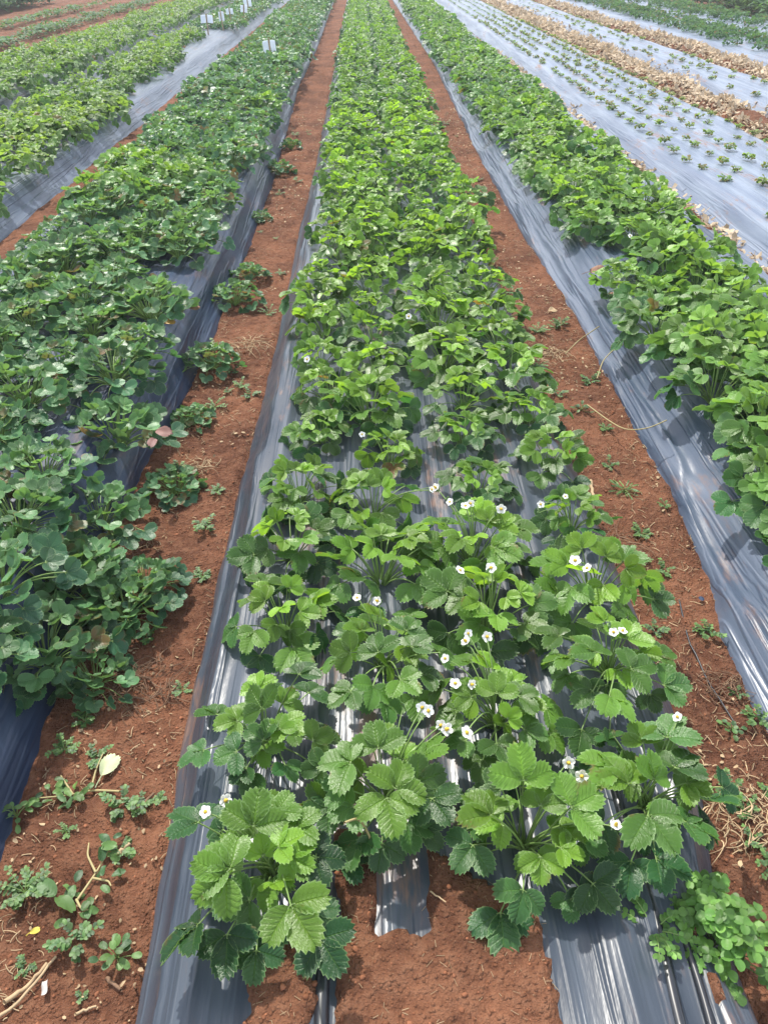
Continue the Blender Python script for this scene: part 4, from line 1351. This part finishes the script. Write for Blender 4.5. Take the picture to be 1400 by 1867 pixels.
# withered single leaves
def fallen(px, py, ang, L, mat, label, z=0.015, on_bed=False, el=0.15, wr=.6):
    r2 = random.Random(int(px)); p = pix(px, py, z); a = Acc()
    zz = z if on_bed else soil_z(p.x, p.y) + .012
    d = np.array([math.cos(R(ang)), math.sin(R(ang)), el])
    leaflet(a, np.array([0, 0, 0.0]), d, np.array([.2, -.4, 1]), L, L * wr, r2, 0, (.5, .7, 0, 1), .35, .3, .06)
    tube(a, bez((0, 0, 0), -d * L * .2, -d * L * .45 + np.array([0, 0, -.004]), 5), .0012, 4, (.5, .5, 0, 1))
    return tag(link('withered_leaf', a.mesh('withered_leaf', mat), loc=(p.x, p.y, zz)), label, 'leaf')


fallen(185, 1412, 70, .055, M_PALELEAF, 'big pale green leaf lying on the left path soil')
fallen(52, 1695, 20, .016, plain_mat('yellow_leaf', (.6, .48, .08), .6), 'tiny yellow leaf on the soil at bottom left')
fallen(1115, 1020, 200, .035, M_STRAW, 'curled dry leaf below the dry tangle, right path')
fallen(1000, 565, 30, .05, M_STRAW, 'pale curled dry leaf against the film, upper right path')
fallen(1075, 495, 10, .09, M_DEAD, 'black-brown withered leaf on the blue film of the right bed', .14, True)
fallen(1110, 535, -20, .04, M_DEAD, 'small brown withered leaf on the right bed film', .14, True)
# withered leaves that belong to plants of the dark bed
DEADL = [(62, 630, 100, .075, M_DEAD), (285, 785, -30, .075, plain_mat('pinkish_withered_leaf', (.17, .085, .07), .6)), (283, 800, -95, .06, plain_mat('pink_withered_leaf', (.15, .075, .065), .6)), (345, 563, 10, .06, M_DEAD), (235, 570, 70, .07, plain_mat('red_tinged_leaf', (.30, .20, .10), .5)), (300, 590, 20, .06, plain_mat('orange_leaf', (.34, .20, .04), .5))]
for (px, py, ang, L, mt) in DEADL:
    p = pix(px, py, .20); x, y, r = min((q for q in near_roots if q[0] < -0.5), key=lambda q: math.hypot(q[0] - p.x, q[1] - p.y))
    a = Acc(); r2 = random.Random(px)
    leaflet(a, np.zeros(3), np.array([math.cos(R(ang)), math.sin(R(ang)), .25]), np.array([.1, -.5, 1]), L * .7, L * .45, r2, 0, (.5, .6, 0, 1), .4, .3, .06)
    o = link('withered_leaf', a.mesh('withered_leaf', mt), r)
    o.matrix_basis = r.matrix_basis.inverted() @ Matrix.Translation(p)
    o['label'] = 'withered brown or reddish leaf'

# long pale runners across the film of the right bed and the right path
def runner(pts, label, r=.0022):
    P = np.array([tuple(pix(px, py, z)) for px, py, z in pts]); o0 = P[0].copy(); P = P - o0
    t = np.linspace(0, 1, len(P)); tt = np.linspace(0, 1, 22); S = np.stack([np.interp(tt, t, P[:, k]) for k in range(3)], -1)
    for _ in range(5):
        S[1:-1] = (S[:-2] + 2 * S[1:-1] + S[2:]) / 4
    a = Acc(); tube(a, S, r, 6)
    return tag(link('runner_stem', a.mesh('runner_stem', M_RUNNER), loc=tuple(o0)), label, 'runner', 'strawberry runners over the films')


runner([(1070, 738, .03), (1110, 768, .03), (1140, 785, .07), (1180, 782, .10), (1215, 766, .14)], 'long pinkish runner curving from the right path up to the right bed')
runner([(1030, 645, .03), (1055, 620, .07), (1092, 595, .14)], 'straight yellow runner at the film edge of the right bed')
runner([(1088, 690, .04), (1098, 658, .08), (1115, 640, .11), (1135, 628, .14)], 'arched yellow runner over the film, between straight and long ones')
runner([(1040, 300, .03), (1055, 303, .1)], 'short runner far up the right path')
runner([(450, 178 + 1380, .1), (452, 1562, .1)], 'x x x x') if False else None
runner([(700, 1593, .115), (730, 1560, .12), (742, 1545, .13)], 'pale runner root at the end of the film remnant by the soil patch')
runner([(650, 1570, .13), (680, 1535, .18), (655, 1490, .25), (628, 1500, .27)], 'looping pale runner right of the near left corner plant')
runner([(108, 325, .02), (95, 320, .05), (82, 318, .1)], 'runner at the left path of the yellow-green bed')

# ------------------------------------------------------------------ trial cards on stakes
def card_sign(px, py, wide, high, label, up=0.30):
    p = pix(px, py, 0.36); r = link('card_sign', None, loc=(p.x, p.y, 0))
    z0 = top_z(p.x, p.y)
    s = Acc(); tube(s, [(0, 0, z0 - .05), (0, 0, .36 + high * .62)], .011, 8)
    link('stake', s.mesh('stake', M_WOOD), r)
    for sg in (-1, 1):
        a = Acc(); n = 8
        u, v = np.meshgrid(np.linspace(0, 1, n), np.linspace(-.5, .5, n))
        x = sg * (.012 + u * wide / 2); y = -.012 + .02 * u ** 2 + .004 * np.sin(v * 6 + sg); z = .36 + v * high - .01 * u
        F = np.stack([x, y, z], -1).reshape(-1, 3)
        a.add(F, grid_faces(n, n)); a.add(F + np.array([0, .003, 0]), grid_faces(n, n)[:, ::-1])
        link('card', a.mesh('card', M_CARD), r)
    r.rotation_euler = (0.1 * math.sin(px), 0.12 * math.sin(px * 1.7), 0.3 * math.sin(px * 2.3))
    return tag(r, label, 'sign', 'white cards on stakes in the beds')


card_sign(495, 84, 0.136, 0.130, 'white folded card on a stake in the dark leafy bed, nearest of the cards')
card_sign(377, 34, 0.177, 0.116, 'white card on a stake, leftmost in the far dark plants')
card_sign(406, 29, 0.075, 0.138, 'narrow white card just right of the leftmost card')
card_sign(421, 20, 0.109, 0.094, 'small bluish card between two narrow cards far off')
card_sign(441, 15, 0.109, 0.116, 'white card third from the leftmost, far dark plants')
card_sign(454, 4, 0.150, 0.145, 'white card at the very top, farthest of the cards')

# ------------------------------------------------------------------ air
hm = bpy.data.materials.new('haze'); hm.use_nodes = True
hm.node_tree.nodes.clear()
ho = hm.node_tree.nodes.new('ShaderNodeOutputMaterial'); hv = hm.node_tree.nodes.new('ShaderNodeVolumePrincipled')
hv.inputs['Color'].default_value = (0.93, 0.96, 1.0, 1); hv.inputs['Density'].default_value = 0.0032
hm.node_tree.links.new(hv.outputs[0], ho.inputs['Volume'])
hb = Acc()
hx, hy0, hy1, hz0, hz1 = 420.0, -40.0, 620.0, -1.5, 2.2
hv_ = np.array([[x, y, z] for x in (-hx, hx) for y in (hy0, hy1) for z in (hz0, hz1)])
hb.add(hv_, [[0, 1, 3, 2], [4, 6, 7, 5], [0, 4, 5, 1], [2, 3, 7, 6], [0, 2, 6, 4], [1, 5, 7, 3]])
kind(link('haze', hb.mesh('haze', hm, False)), 'stuff', 'thin pale haze over the field')
